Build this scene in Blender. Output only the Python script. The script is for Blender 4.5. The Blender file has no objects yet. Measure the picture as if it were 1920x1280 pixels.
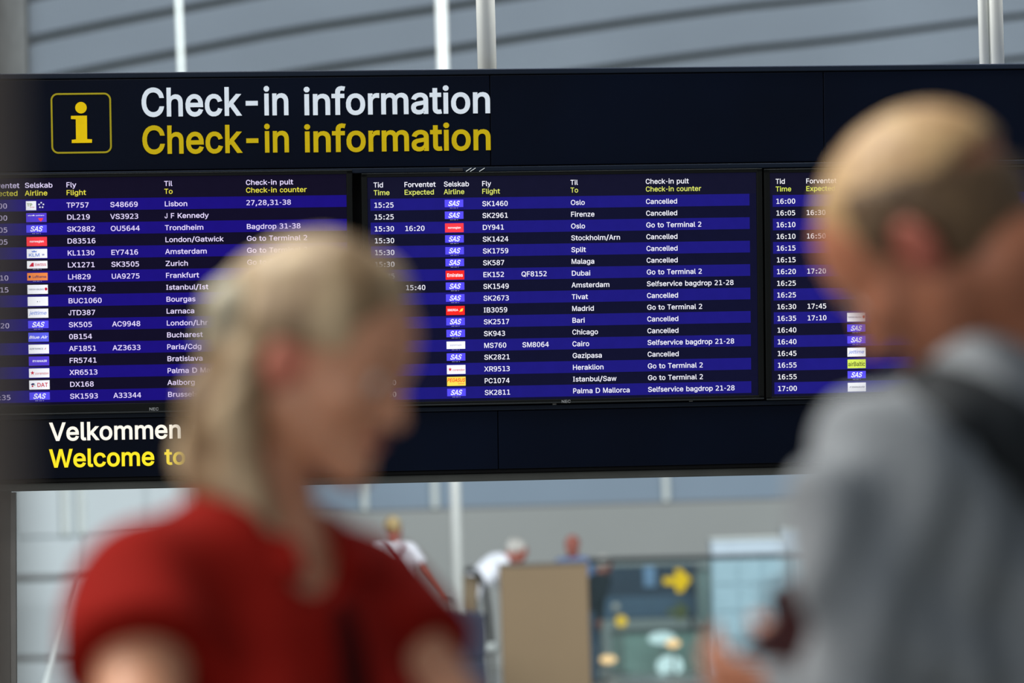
import bpy, bmesh, math, random
import numpy as np
from mathutils import Matrix, Vector
from mathutils.geometry import delaunay_2d_cdt
from mathutils.bvhtree import BVHTree

random.seed(7)
PI = math.pi
scene = bpy.context.scene
COL = scene.collection

# ------------------------------------------------------------ camera, world, lights, exposure
F = 7200.0                                   # focal length in pixels of a 1920 px wide frame (135 mm)
CAM = np.array([0.0, 0.0, 1.42])
PITCH, ROLL = math.radians(3.02), math.radians(1.7)
_fwd = np.array([0, math.cos(PITCH), math.sin(PITCH)])
_up0 = np.array([0, -math.sin(PITCH), math.cos(PITCH)])
_x0 = np.array([1.0, 0, 0])
RT = math.cos(ROLL) * _x0 - math.sin(ROLL) * _up0
UP = math.cos(ROLL) * _up0 + math.sin(ROLL) * _x0
CAMBASIS = np.column_stack([RT, -UP, _fwd])   # columns: right, down, forward

cam_data = bpy.data.cameras.new('camera')
cam = bpy.data.objects.new('camera', cam_data)
COL.objects.link(cam)
cam_data.sensor_width = 36.0
cam_data.lens = 135.0
cam_data.clip_end = 300
cam_data.dof.use_dof = True
cam_data.dof.focus_distance = 11.67
cam_data.dof.aperture_fstop = 2.8
cam.matrix_world = Matrix(((RT[0], UP[0], -_fwd[0], CAM[0]), (RT[1], UP[1], -_fwd[1], CAM[1]),
                           (RT[2], UP[2], -_fwd[2], CAM[2]), (0, 0, 0, 1)))
scene.camera = cam

world = bpy.data.worlds.new('world')
scene.world = world
world.use_nodes = True
world.node_tree.nodes['Background'].inputs[0].default_value = (0.80, 0.90, 1.0, 1)
world.node_tree.nodes['Background'].inputs[1].default_value = 0.24


def area(name, loc, target, size, power, color):
    d = bpy.data.lights.new(name, 'AREA')
    d.shape = 'RECTANGLE'
    d.size, d.size_y = size
    d.energy = power
    d.color = color
    o = bpy.data.objects.new(name, d)
    COL.objects.link(o)
    o.location = loc
    o.rotation_euler = (Vector(target) - Vector(loc)).to_track_quat('-Z', 'Y').to_euler()
    return o


area('skylight_over_passengers', (-3.2, 4.2, 6.0), (0.1, 3.7, 1.4), (3, 3), 390, (1.0, 0.96, 0.88))
area('skylight_over_concourse', (0, 22, 12), (0, 42, 2.5), (26, 10), 5600, (0.90, 0.96, 1.0))
area('tube_fill_before_sign', (-2, 8.0, 8.0), (0.5, 12, 3.8), (6, 3), 420, (0.95, 0.98, 1.0))  # added fill lamp that brightens the suspension tubes
area('tube_fill_over_sign', (0.2, 11.60, 3.75), (0.2, 11.95, 3.0), (6, 0.10), 200, (1.0, 1.0, 0.97))  # unseen strip lamp, added to whiten the tubes but not the sign face
area('camera_side_fill', (-5, -2.5, 4), (0.3, 4, 1.4), (6, 4), 190, (0.92, 0.96, 1.0))  # added fill from behind the camera, lifts the shaded fronts

scene.view_settings.view_transform = 'Standard'
scene.view_settings.look = 'None'
scene.view_settings.gamma = 1
scene.view_settings.use_curve_mapping = False
scene.view_settings.exposure = 0.0
scene.cycles.use_denoising = True
scene.cycles.max_bounces = 6


# ------------------------------------------------------------ helpers
def at(px, py, Y):
    """world point seen at pixel (px, py) on the vertical plane y = Y"""
    d = CAMBASIS @ np.array([(px - 960) / F, (py - 640) / F, 1.0])
    return CAM + d * (Y / d[1])


def srgb(r, g, b):
    def c(x):
        x /= 255.0
        return x / 12.92 if x <= 0.04045 else ((x + 0.055) / 1.055) ** 2.4
    return (c(r), c(g), c(b), 1)


def mat(name, rgb, rough=0.6, metal=0.0, emit=0.0, vary=0.10, scale=8.0, bump=0.0, spec=0.5, sss=0.0, rgb2=None):
    m = bpy.data.materials.new(name)
    m.use_nodes = True
    nt = m.node_tree
    b = nt.nodes['Principled BSDF']
    c = srgb(*rgb)
    b.inputs['Roughness'].default_value = rough
    b.inputs['Metallic'].default_value = metal
    b.inputs['Specular IOR Level'].default_value = spec
    tc = nt.nodes.new('ShaderNodeTexCoord')
    n = nt.nodes.new('ShaderNodeTexNoise')
    n.inputs['Scale'].default_value = scale
    n.inputs['Detail'].default_value = 4
    nt.links.new(tc.outputs['Object'], n.inputs['Vector'])
    r = nt.nodes.new('ShaderNodeValToRGB')
    r.color_ramp.elements[0].position = 0.3
    r.color_ramp.elements[1].position = 0.7
    lo = tuple(x * (1 - vary) for x in c[:3]) + (1,)
    hi = tuple(min(1, x * (1 + vary)) for x in c[:3]) + (1,)
    if rgb2 is not None:
        lo, hi = c, srgb(*rgb2)
    r.color_ramp.elements[0].color = lo
    r.color_ramp.elements[1].color = hi
    nt.links.new(n.outputs['Fac'], r.inputs['Fac'])
    nt.links.new(r.outputs['Color'], b.inputs['Base Color'])
    if emit > 0:
        nt.links.new(r.outputs['Color'], b.inputs['Emission Color'])
        b.inputs['Emission Strength'].default_value = emit
        bl = nt.nodes.new('ShaderNodeMixRGB')
        bl.inputs['Fac'].default_value = 0.85
        bl.inputs['Color2'].default_value = (0, 0, 0, 1)
        nt.links.new(r.outputs['Color'], bl.inputs['Color1'])
        nt.links.new(bl.outputs['Color'], b.inputs['Base Color'])
    if sss > 0:
        b.inputs['Subsurface Weight'].default_value = sss
        b.inputs['Subsurface Radius'].default_value = (0.02, 0.008, 0.004)
    if bump > 0:
        bp = nt.nodes.new('ShaderNodeBump')
        bp.inputs['Strength'].default_value = bump
        bp.inputs['Distance'].default_value = 0.01
        nt.links.new(n.outputs['Fac'], bp.inputs['Height'])
        nt.links.new(bp.outputs['Normal'], b.inputs['Normal'])
    return m


def emis(name, rgb, strength=1.0):
    """a lit display colour: what the panel gives off"""
    return mat(name, rgb, rough=0.5, emit=strength, vary=0.04, scale=30, spec=0.05)


def tag(o, label=None, cat=None, group=None, kind=None):
    if label:
        o['label'] = label
    if cat:
        o['category'] = cat
    if group:
        o['group'] = group
    if kind:
        o['kind'] = kind
    return o


def empty(name, loc=(0, 0, 0), rot=None, matrix=None, parent=None):
    o = bpy.data.objects.new(name, None)
    COL.objects.link(o)
    o.empty_display_size = 0.1
    if matrix is not None:
        o.matrix_world = matrix
    else:
        o.location = loc
        if rot:
            o.rotation_euler = rot
    if parent:
        o.parent = parent
    return o


class MB:
    """collects shapes into ONE mesh"""

    def __init__(self):
        self.v, self.f = [], []

    def add(self, vs, fs):
        k = len(self.v)
        self.v += [tuple(map(float, p)) for p in vs]
        self.f += [tuple(i + k for i in q) for q in fs]
        return self

    def box(self, x0, x1, y0, y1, z0, z1, ch=0.0):
        if ch <= 0:
            vs = [(x, y, z) for x in (x0, x1) for y in (y0, y1) for z in (z0, z1)]
            self.add(vs, [(0, 1, 3, 2), (4, 6, 7, 5), (0, 4, 5, 1), (2, 3, 7, 6), (0, 2, 6, 4), (1, 5, 7, 3)])
        else:
            bm = bmesh.new()
            bmesh.ops.create_cube(bm, size=1)
            for q in bm.verts:
                q.co = Vector(((x0 + x1) / 2 + q.co.x * (x1 - x0), (y0 + y1) / 2 + q.co.y * (y1 - y0),
                               (z0 + z1) / 2 + q.co.z * (z1 - z0)))
            bmesh.ops.bevel(bm, geom=bm.edges[:], offset=ch, segments=2, affect='EDGES', profile=0.5)
            bm.verts.index_update()
            self.add([q.co[:] for q in bm.verts], [[w.index for w in q.verts] for q in bm.faces])
            bm.free()
        return self

    def tube(self, pts, r, n=12, caps=True):
        pts = [np.array(p, float) for p in pts]
        rs = r if hasattr(r, '__len__') else [r] * len(pts)
        k = len(self.v)
        prev = None
        for i, p in enumerate(pts):
            d = pts[min(i + 1, len(pts) - 1)] - pts[max(i - 1, 0)]
            d /= np.linalg.norm(d) + 1e-12
            a = prev if prev is not None else (np.array([1, 0, 0.]) if abs(d[0]) < .8 else np.array([0, 1, 0.]))
            a = a - d * (a @ d)
            a /= np.linalg.norm(a)
            prev = a
            b = np.cross(d, a)
            for j in range(n):
                t = 2 * PI * j / n
                self.v.append(tuple(p + rs[i] * (math.cos(t) * a + math.sin(t) * b)))
        for i in range(len(pts) - 1):
            for j in range(n):
                j2 = (j + 1) % n
                self.f.append((k + i * n + j, k + i * n + j2, k + (i + 1) * n + j2, k + (i + 1) * n + j))
        if caps:
            self.f.append(tuple(k + j for j in range(n))[::-1])
            self.f.append(tuple(k + (len(pts) - 1) * n + j for j in range(n)))
        return self

    def ball(self, c, r, n=16):
        r = np.array([r] * 3 if not hasattr(r, '__len__') else r, float)
        vs, fs = [], []
        m = n // 2
        for i in range(m + 1):
            a = PI * i / m
            for j in range(n):
                t = 2 * PI * j / n
                vs.append(np.array(c) + r * np.array([math.sin(a) * math.cos(t), math.sin(a) * math.sin(t), math.cos(a)]))
        for i in range(m):
            for j in range(n):
                fs.append((i * n + j, i * n + (j + 1) % n, (i + 1) * n + (j + 1) % n, (i + 1) * n + j))
        return self.add(vs, fs)

    def prism(self, poly, y0, y1):
        """poly = [(x, z)] extruded between depths y0 and y1"""
        n = len(poly)
        vs = [(x, y0, z) for x, z in poly] + [(x, y1, z) for x, z in poly]
        fs = [tuple(range(n)), tuple(range(2 * n - 1, n - 1, -1))]
        fs += [(i, i + n, (i + 1) % n + n, (i + 1) % n) for i in range(n)]
        return self.add(vs, fs)

    def build(self, name, m, parent=None, smooth=False):
        me = bpy.data.meshes.new(name)
        me.from_pydata(self.v, [], self.f)
        me.materials.append(m)
        if smooth:
            me.shade_smooth()
        o = bpy.data.objects.new(name, me)
        COL.objects.link(o)
        if parent:
            o.parent = parent
        return o


# ------------------------------------------------------------ lettering: glyph outlines as thin meshes
VERD = dict(zip('ABCDEFGHIJKLMNOPQRSTUVWXYZabcdefghijklmnopqrstuvwxyz ',
                [684, 686, 698, 771, 632, 575, 775, 751, 421, 455, 693, 557, 843, 748, 787, 603, 787, 695, 684, 616,
                 732, 684, 989, 685, 615, 685, 601, 623, 521, 623, 596, 352, 623, 633, 274, 344, 592, 274, 973, 633,
                 607, 623, 623, 427, 521, 394, 633, 592, 818, 592, 592, 525, 352]))
for _c in '0123456789':
    VERD[_c] = 636
VERD.update({':': 454, '/': 454, '-': 454, ',': 364, '.': 364})
_glyphs = {}
_capH = {}


# outlines of the lettering: one line per glyph, set S (regular) or B (bold); unit = 1/500 cap height
GLYPHS = r"""Sa=4:m<K;><L;`<=;p;~;q;_;l;Y;`;T:0;>9X;$9A:c98:C989w9D9Q9U9:9k9(:D8o:v8m;B8w;e9/;|9L;t9L;t8u<d8u<c;o<_<4<T<O<@<k;|=%;X=2;0=7:X=2:-=#9c<e9K<D9><):+;p:F<8 ;::i;j:q;s:u;q:<;h:%;]9s;A9`:w9V:R9Y:69h:-9t:(:(:*:;:2:I:R:]
Sb=V;m9a;C9W:x9`:Y9x:C:L:=;0:H;l:T<&:d<7;*<I;U<K;t<@<4<%<E;W<J:v<B:D</9z :;9K:`9%;08o;h8o<&8u<H9*<f9C<w9Y=2:1=<:p=9;U=-<&<o<V<H<z<%=/;L=7:z=1:T<w:6<R:><R:>>V9M>V9M8u:<8u:<9S:69S
Sc=:;E<K;_<E;s<9<)<$<5;d=$;w<a<W<4<};V=4:v=5:A=$:)<r9h<U9K<$9<;D9?:O9F:19X9f9q9D:59*:Y8u:v8o;W8p<59'<c9N=%:0<6:B<(9};q9i;W9[;<9W;$9X:h9a:S9n:D:%:5:E:-:u:0;K:;;o:N</:h<C;$<K
Sd=V;]9`;49W:h9a:I9z:2:M:-;0:8;j:C<%:S<6:v<I;F<K;d<@<#<&<5;Y<::v<2:C;z9y 9>:O9J:#9^9X:%92:F8z:y8m;X8s<#9-<A9S<<9S<<8u=*8u=*>V<:>V<:<R<A<R<(<s;o=';Q=3;5=7:l=5:F=*:/<z9n<a9P<39A;e9;;5
Se=B;5<M;U<H;u<4<-;q<6;L:/;L:8;r:N<4:p<H 9?:N9K:#9`9Y9{9::A9$:j8r;;8m;h8q<:9&<f9I=':$<8:7<&9s;g9_;B9V:u9[:X9i:B:$:3:B:.:f=*:f=%;a<n<<<H<l<1<};k=/;G=6;&=6:X=.:>=$9p<_9W<=9J<#9<;C
Sf;e;P=y;e>a;#>l:O>c:->N9q>.9j=h9i=28|=28|<J9i<J9i8u:Y8u:Y<J;S<J;S=2:Z=2:^=i:h=x:t=~;0>$
Sg=W9F:59W9k9x9C:<9.:l8|;>8{;`9&<#98<A9]<:9]<88`<28M;|88;l8/;N8&:t8':N87:+8_9G8;9]7w9t7`:P7C;67;<%7F<X7b<p7{<{84=+8f=+=2<<=2<<<Q<B<Q;{<{;b=.;H=5;+=7:`=2:F=*:&<s9o<a9V<@9A;g9;:r :.;=:<;s:I<,:Y<<:o<G;+<L;F<K;^<D;q<8<$<'<7;Q<::o<,:8;p9w;V9i;+9d:a9o:I:&:8:B:/:f
Sh=H<x;X<r</<b<X<F<w;v=1;>=6:l=+:E<k::<U:>>V9M>V9M8u:>8u:>;R:F;x:P<-:c<>:{<H;:<L;M<J;f<@;x</<';s<+;R<+8u<x8u
Si:k:C>O:)>d9_>b9M>S9D>E9B>09G={9d=c:-=e:?=s:H>%:J>: 9M=29M8u:>8u:>=2
Sj:k9y=b:.=f:?=s:G>%:J>::E>J:7>[:(>c9n>e9^>a9L>S9D>E9B>09F=|9T=l9d=d 9T7J9m7V:(7m:48(:=8K:>=29M=29L8R9E8>9<859/808k8.8k7B
Sk=+=&=0<$=2:9;C:>;C:>>V9M>V9M8u:>8u:>:L:^:j<-8u=18v;;;?
Sl;%:h9^:Q9]:F9a:B9f:>9w:>>V9M>V9M9t9Q9R9_979t9#:68u:R8s;&8y:t9a
Sm?V=h<J>*<8>8;y>98u?*8u?*;g>~<D>k<h>N=%>-=4=c=8=8=3<n<}<P<a<H<P<8<q;{=*;f=4;4=8:f=+:B<j:8<P:<=29M=29M8u:>8u:>;T:A;s:L<-:[<>:p<H;/<M;F<J;Y<@;h<1;p;{;r8u<b8u<b;^<g;|<t<6=.<F=J<M
Sn=H<x;X<u<$<g<O<N<q<-=+;V=7:w=/:M<t:9<Q:<=29M=29M8u:>8u:>;R:F;x:P<-:c<>:{<H;:<L;M<J;f<@;x</<';s<+;R<+8u<x8u
So=M</:,;}9t;k9e;@9W;$9X:h9a:S9n:D:%:0:W:/;A:?;w:N</:a<?;$<K;S<I;q<:<+;~<9;^<B;-<>:W 9?:N9K:#9`9Y9{9;:@9$:h8r;78m;c8r<.9$<O9;<k9Y=#:#=,:?=3:o=2;D=,;d<y<1<k<J<O<i<.=$;q=.;T=5;(=6:Z=/:@=$:)<r9h<U9K<$9<;D
Sp=V;m9a;C9W:x9`:Y9x:C:L:=;0:H;l:T<&:d<7;*<I;U<K;t<@<4<%<E;W<J:v<B:D</9z :l=+:O<s:6<R:<<R:<=29M=29M7C:>7C:>9S:69S:U9-:t8v;C8m;u8r<=9$<g9C=(9r=6:?=<;%=6;e=(<3<f<a<==%;u=2;B=7
Sq=V;]9`;49W:h9a:I9z:2:M:-;0:8;j:C<%:S<6:v<I;F<K;d<@<#<&<5;Y<::v<2:C;z9y ;a8v<(91<A9S<:9S<:7C=*7C=*=2<<=2<<<R<A<R<#<w;Y=1;+=7:R=/:0<z9n<a9V<?9E;t9;;59>:O9J:#9f9N:/9*:R8u;+8m
Sr;k;I<G;c<D;c=6;2=7:i=.:B<o:3<S:<<S:<=29M=29M8u:>8u:>;S:F;z:S<0:m<A;)<G
Ss<x:R=29v<v9U<S9G<'9I;b9P;L9c;2:/:t;W:K;i:8;j9|;b9o;P9b;:9X:y9V:W9Z:D9d:69q:':89::)9D9a9R9H9|9%:;8v:d8n;N8r<%9*<=9<<O9S<^:$<[:E<U:Z<;:|;w;3:b;R:I;^:;;o::<+:B<9:Q<E:f<L;#<O;=<L;O<D;b<3;o;s<Z<'<<<c;q=';9=6
St;J;,8s;F8y;79_:o9Z:Z9^:R9d:K9q:J<J;;<J;;=2:J=2:J>19Y>19Y=28|=28|<J9Y<J9Y9}9_9W9o98:.9#:P8s
Su=H;D9];&9[:h9c:R9q:I:#:>:I:>=29M=29M:A9U9m9j9E:+9*:O8u:z8p;M8w;m9+<,9E<19U<-8u<x8u<x=2<+=2<):C<#:/;p9u;]9f
Sv=4;(:'9z=29'=2:a8u;O8u=.=2<6=2;<:W;+9j
Sw?,<,<2<'<0<u8u=b8u>}=2>,=2=;9t<M=2;^=2:n9s9~=29-=2:G8u;48u
Sx=);G9r<&8u=#8v;Q;'<y=1;}=2;@<1;';`:-=29/=1:U;*9(8v:$8u:i:%;%:O
Sy=4:F8@::84:.8-9W809F7J9T7E:(7A:R7J:q7_;08(=.=2<6=2;<:W;*9k:x:M9z=29'=2:^8|
Sz=+9H<F;^<F;^<M9B9Q9B8u<f8u<f9a:P9`<`<S<`=29H=2
SA>1;`=:<D;6:j;6;U=g 9{8u:P:J<^:J=48u>,8u<%>V;+>V9&8u
SB=v<O9v<69i;z9d:H9b:H;F;q;E<+;@<D;3<Z:x<f:S<b:4 =;=X=-=u<t>1<W>C<4>P;h>U9T>V9T8u<28x<r91=?9U=N9s=V:6=V:c=O;%==;F=%;_<e;o<M;t<M;m<h;w=#<+=;<N=D=$ ;d<1:H<0:H=j;p=h<0=_<C=O<O=:<R=+<Q<r<J<Z<2<A
SC>O<*=m<U=a<u=L=0=/=A<_>5<_>'=7=u=T=[=v==>5<u>J<M>W;~>];M>Z:f>E::>'9}=j9V=*9C<69A;N9J:l9W:E9r9p:99H:f9*;*8y;`8o<-8o<W8w=#9*==9:=]9U=u9w>+:B>5:m=A:m=0:@<u:#<U9k<*9_;Z9`;99i:m:&:U:A:>:r:4;S:7<;:H<s:e=A;.=^;Z=l
SD>H<#=c<;=Y<Z=E<r=*='<d=2<:=5;g=2;6=':i<r:E<c:3<D9x<-9m;N9b:H9b:H=j;T=j =I=g<o>7<*>P;I>V9T>V9T8u;B8u<&8{<K9)<n98=/9L=H9f=g:7=u:Z=~;&>(;g>%<7=u<r=g=9
SE=P:H=j=+=j=+>V9T>V9T8u=.8u=.9b:H9b:H;D<v;D<v<1:H<1
SF=H:H=j=(=j=(>V9T>V9T8u:H8u:H;=<m;=<m<):H<)
SG>Y<*=m<O=c<o=N=+=3=A<`>7<`>(=6=q=[=V=|=5>:<l>M<A>Y;p>^;J>Z:d>E:8>'9|=j9V=)9C<69A;N9J:l9V:E9q9p:99H:e9*;;8t;a8o<*8o<Z8w=+9,=Q9G=p9j>#:)>/:G>7:z>8;o;z;o;z;'=D;'=B:k=8:L<w:$<`9o<C9c<#9^;Z9`;D9e;$9t:e:.:U:A:>:r:4;S:7<;:H<s:e=A;-=^;X=l
SH>V=/<4:H<4:H>V9T>V9T8u:H8u:H;G=/;G=/8u>#8u>#>V=/>V
SI<798=j:2=j:29b989b988u;}8u;}9b;&9b;&=j;}=j;}>V98>V
SJ=;;h:*;Y9q;D9b;+9Z:a9_:J9k:99~:0:>:.:y99:y9=:-9H9f9g9;:58|:j8o;F8r;w9'<B9H<T9g<c:@<c>V;o>V;o:V
SK>%:|<Q:E;h:H>V9T>V9T8u:H8u:H:h;-;O<{8u=}8v;e<+=}>T<s>V
SL=7:H>V9T>V9T8u<|8u<|9b:H9b
SM?i>H=>>I=S>B8u?58u?5>V>)>V<c:~<E9y<*:{:a>V9T>V9T8u:F8u:>=R:d<2<$8u<f8u
SN>]==:,<p:s:P>V9T>V9T8u:I8u:I<6:A=L;(</=-8u>)8u>)>V=5>V==9~
SO>g=2:A<w:%<Y9n<99b;r9^;N9b;.9n:n:&:U:A:C:e::;$:4;S:5<,:><Y:H<t:]=8:w=Q;.=^;N=j<.=l<O=c<d=X<w=J=2=.=E<g=M<K=T;f=M;$=E:e 9F;#9W:E9r9p::9H:f9*;;8t;r8n<M8t=#9*=N9H=r9p>1:E>=:l>F;N>D<6>7<s>)=;=h=j=N>'=#>E<_>R<;>Z;`>];;>W:f>E::>'9}=j9W=*9C<69A;N
SP=k<&:z<O;*<q;>=.;X=@;x=K<@=N<t=E=I=5=k<g>9<B>K<&>R;S>V9T>V9T8u:H8u:H:v <E=L<U=/<Z<_<S<;<A;{<);k;n;e:H;b:H=j;n=h<0=^
SQ>g<E9e;~9^;Y9`;C9e;$9t:n:%:U:A:C:e::;$:4;S:5<,:><Y:H<t:^=8:n=I;.=^;N=j<.=l<O=c<d=X<w=J=2=.=E<g=M<K=T;f=M;$=9:K<v:%<{:(<G:k;N:j<=9b :-9T:V93;*8y;M8q<)8o<M8t<m9#=;8E>48F=L9G=r9p>7:W>F;N>A<K>7<s=|=K=[=w=2><<o>L<;>Z;`>];;>W:u>L:G>2:-=w9i=K9P<s9F<K9A;|9C;89W:E9i:#
SR=o=E=M=6=n<z>,<[>A<B>K;e>U9T>V9T8u:H8u:H;%;Y;&<g8u=h8u<O;6<z;M=/;`=A;~=O<^=N=) <F=N<V=3<[<c<T<A<B<(<*;w;o;q:H;o:H=j;o=h<1=_
SS=m9X<G9q<&:G;a;q;7<;;'<S:n<[:U<W:6<D9w;z9b;P9Y:|9_:T9p:>:,:3:T9=:T9M9m9r9=:59(:Y8v;(8n;X8m<D8{<i91=)9H=C9q=N:B=J:u=7;?<v;[<L;s;-<=:`<O:F<g:?=&:E=A:]=]:|=l;H=q;k=m<4=]<L=B<V<}=I<}=:=`<s>1<?>O;g>[:}>Y:?>E9l=|9T=S9L=#9O<b
ST=o98=j:|=j:|8u;p8u;p=j=W=j=W>V98>V
SU>V;@9b;'9l:g:%:S:A:K:Y:H>V9T>V9T:q9V:R9b:):#9U:M90;)8u;j8m<O8u=+90=U9U=r:)={:E>#:q>#>V=/>V=/:m=*:Q<|:9<a9u<A9d;v9]
SV>1;W9t9z>V9&>V;.8u<'8u>,>V=3>V;|;(;X9f
SW@F=p8u>j8u@@>V?J>V>>9o=0>V<7>V;::t;)9n:t:t9y>V9'>V:X8u;T8u<U<a<b=Q<p<U
SX>,;,:L;T;2;s:[=(8u>(8v<(;n={>U<|>V;p<x;U<I;7<}:1>V90>U;&;l9%8v:$8u
SY>*;X;w;8<W:$>V9#>V;+;5;+8u;{8u;{;5>'>V='>V;t<`;T;~
SZ=e:Z9z=C=y=C>V9A>V9A=j<@=l9B9Q9B8u=E8u=E9b:E9`
S/;a9%8)9n8);]>n:p>n
S,;$:W9p9^9p9=7Z9{7Z
S-=s:.:x<d:x<d;d:.;d
S:;$:W<S:Q<d:@<u:/<{9t<{9c<u9R<d9K<S9K<;9R<+9c;v9t;o:/;o:@;v:Q<+:W<; 9O9b9J9O9L989U9(9i8v9z8q:58s:E8|:S92:X9C:V9[:M9k:;9z:*:#9n9|9_9t
S0=R<5;.</:[;|:';m9l;[9[;F9T:~9W:b9l:S:':D:[:>;.:=<&:A<X:H=':S=G:c=`:t=o;-=w;Q=t;e=h;|=G<+='<2<X<6<& ;O<9;><>;(<<:v<3:h;}:c;m:e;U:m;F;#;8;3;4;J;6;Y;>;h;P;m;a;j;x;b<+ =$:]=*;A=(<N<r=H<]=t<O>+<0>G;f>W;#>]:i>W:B>G:#>+9g=`9U=.9K<N9I;A9O:]9^:'9r9V:294:T8z;#8o;f8s<09(<O9D<r:&
S1=R9o>:9o=K;)=f;)9a9w9a9w8w=)8w=)9a;x9a;x>T;->T
S2=R<g<=<u<n<r=H<^=w<9>?;d>V:z>^:?>T9R>:9R=D:O=l:t=s;?=r;Z=i;o=W;|=><$<|;x<P;Y;z9N9]9N8w<y8w<y9a:M9`<5;P
S3=R;o<V;X<G;F<A:E<=:E;U;I;P;_;H;x;5<+:x<0:c<.:?;~9~;h9h;T9_:z9V:99`9I9}9I9,:/8v:m8n;R8q;{8{<@9/<g9T<w9t=$:P<w;+<e;L<H;g;{;x<K</<c<G<p<f<t=,<q=N<f=m<R>+<8>A;u>Q;=>]:]>Z9X>F9X=W:G=n:|=t;I=q;j=a;}=E<%=);|<k
S4=R<O>T;S>T9=;$9=:7;[:7;[8w<O8w<O:7=7:7=7:{<O:{ ;_=a;[:{:(:{
S5=R;k;[;y;I<';3<,:g<':>;z:);l9s;N9`:t9V:59_9K9{9K9(:'8u:d8n;L8q;u8}<<94<d9_<y:;<}:g<y;7<m;^<Y;~<><=;z<Q;S<^:w<a:O<W:O=k<X=k<X>T9b>T9b;[:>;r:r;x;@;s;W;i
S6=R:h>P:?>::.>*9m=_9X=-9I<-9I;?9O:X9g9h9r9R:293:V8y:m8s;@8m;i8q<18}<O94<h9N<y9p=(::=+:g=(;8<z;_<i<$<C<I<#<X;X<`;.<`:d<S:C<::5;|:=<]:G=':W=E:l=];)=l;G=s;o=s<4=l<c=W<c>G<4>V;e>];;>[ :D:J:C:v:J;A:T;U:i;m;);y;J;{;i;s;~;a<4;7<7:W<-:$;~9n;q9a;`9W;J9S;(9T:r9[:T9y
S7=R=$>0=$>T9J>T9J=k<&=k:-8w;&8w
S8=R<y=R<n=p<Q>8<'>Q;a>Z;%>]:L>Q:/>B9j=~9[=b9T=B9S=$9[<^9g<H9~</:@;x:N;v:0;m9l;U9U;69I:k9H:89O9q9_9R:&9/:F8z:k8q;98n;d8q<=9&<Z99<q9R=$9r=+:9=+:]=#;*<s;A<Y;_<C;m<%;v<H<(<i<H<z<t :C:':<:F:@:v:M;4:b;F:~;Q;P;Q;m;F<+;,<5:k<5:;<+9z;n9_;E9S:t9W:Z9e ;n<G;W<<;/<9:p<?:U<R:K<i:G=5:M=P:b=j:x=u;D=y;`=r;z=_<(=H<,<{<&<a
S9=R;M:m;j:x<';-<<;N<7;(</:Y;~:7;m9y;H9`:t9V:C9]9k9s9k9':D8s:w8m;N8s;{9(<C9D<a9l<u:A=%:|=);f<~<q<p=L<[=x<?><;w>Q;J>]:d>Y:0>E9q>/9[=m9I=59F<e9I<79[;Z9p;<:/;&:a:n;-:j <'==<.<s<,<F;~<#;l;e;R;T;3;O:n;T:U;c:@<,:9<d:@=?:U=d:e=o:x=v;I=v;[=o;l=c
Ba=4:o<C;=<D;Y<7;h;|;i;b;h;`;^;]:.;E9R;*9::g90:D919v9=9M9O949g8}:C8g:w8f;E8o;j9)<#9D;l9D;l8m<l8m<k;p<g<6<[<R<E<q<#=,;Z=9;0=?:V=::)=*9]<k9D<I93<$:.;g:K<2 ;;:a;l:j;j:i;i:=;a:);W9y;>9g:w9_:T9a:;9n:49x:0:):2:9:7:D:U:U
Bb=V;i9h;C9`:{9h:`9}:J:N:E;0:P;i:Z;}:i<1;,<A;T<C;o<9<-;|<=;U<B:w<::G<(:# :59F:[8z;.8g;i8g<)8n<M9$<l9><}9U=::/=D:o=@;W=4<)<u<[<M=$<(=6;L=?:x=8:O<}:3<Y:E<Y:E>_9E>_9E8m:D8m:D9K:29K
Bc=:;D<D;[<>;n<3;~;|<0;Z=/;r<g<]<8=(;X=<:t==:==+:$<x9b<Z9D<'95;E97:M9?:.9Q9b9l9>:09$:W8n:u8g;X8h<98}<i9I=1:5<2:L;}:&;l9p;T9d;;9`;%9a:k9h:Y9t:J:):=:G:5:v:8;J:C;l:T<*:l<<;%<C
Bd=V;X9h;49`:k9h:O:#:::P:5;/:@;h:J;|:X<0:x<A;D<C;_<:;y;}<-;W<2:v<*:E;t9~ 97:M9C9|9V9T9|9,:C8r:y8f;[8l<(9'<E9K<49K<48m=28m=2>_<2>_<2<Y<E<Y<.<x;r=.;S=:;6=>:k==:C=2:+=$9h<f9I<79:;g93;6
Be=B;5<E;R<@;o</<&;n<,;T:9;T:@;n:T<.:s<@ 97:M9C9|9X9T9v95:=8y:h8j;;8e;i8j<>8{<l9D=3:*<5:@;|9x;d9g;A9_:x9d:^9p:I:(:;:E:7:^=2:^=-;c<u<@<N<r<5=';n=6;H=>;%=>:U=6::=*9j<e9P<A9C<%94;D
Bf;e;V=p;o>h;#>t:L>k:(>T9j>19b=i9b=:8t=:8t<B9a<B9a8m:b8m:b<B;[<B;[=::c=::f=g:m=q:v=v;0=x
Bg=W9>:39P9g9s9=:89':k8t;?8s;c8{<(92<D9T<29T<08b<+8Q;w8>;i86;M8.:u8/:S8>:-8i9<8=9V7r9p7Y:N7<;773<(7><^7[<v7v='81=28e=3=:<4=:<4<Y<F<Y<$=%;e=5;J=<;+=?:^=::C=19}<y9i<f9O<D9:;i93:r :5;<:C;p:O<':_<5:r<?;,<D;E<C;Y<=;k<2;y<#<0;O<2:p<%:<;k9};S9q;,9l:d9v:O:+:?:E:7:g
Bh=H=$;X<z<1<i<]<K<~;x=9;==>:i=2:?<q:?<e:E>_9E>_9E8m:E8m:F;Q:N;u:V<(:h<7:}<@;:<D;K<B;a<:;q<*;{;q<#;Q<#8m=$8m
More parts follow.
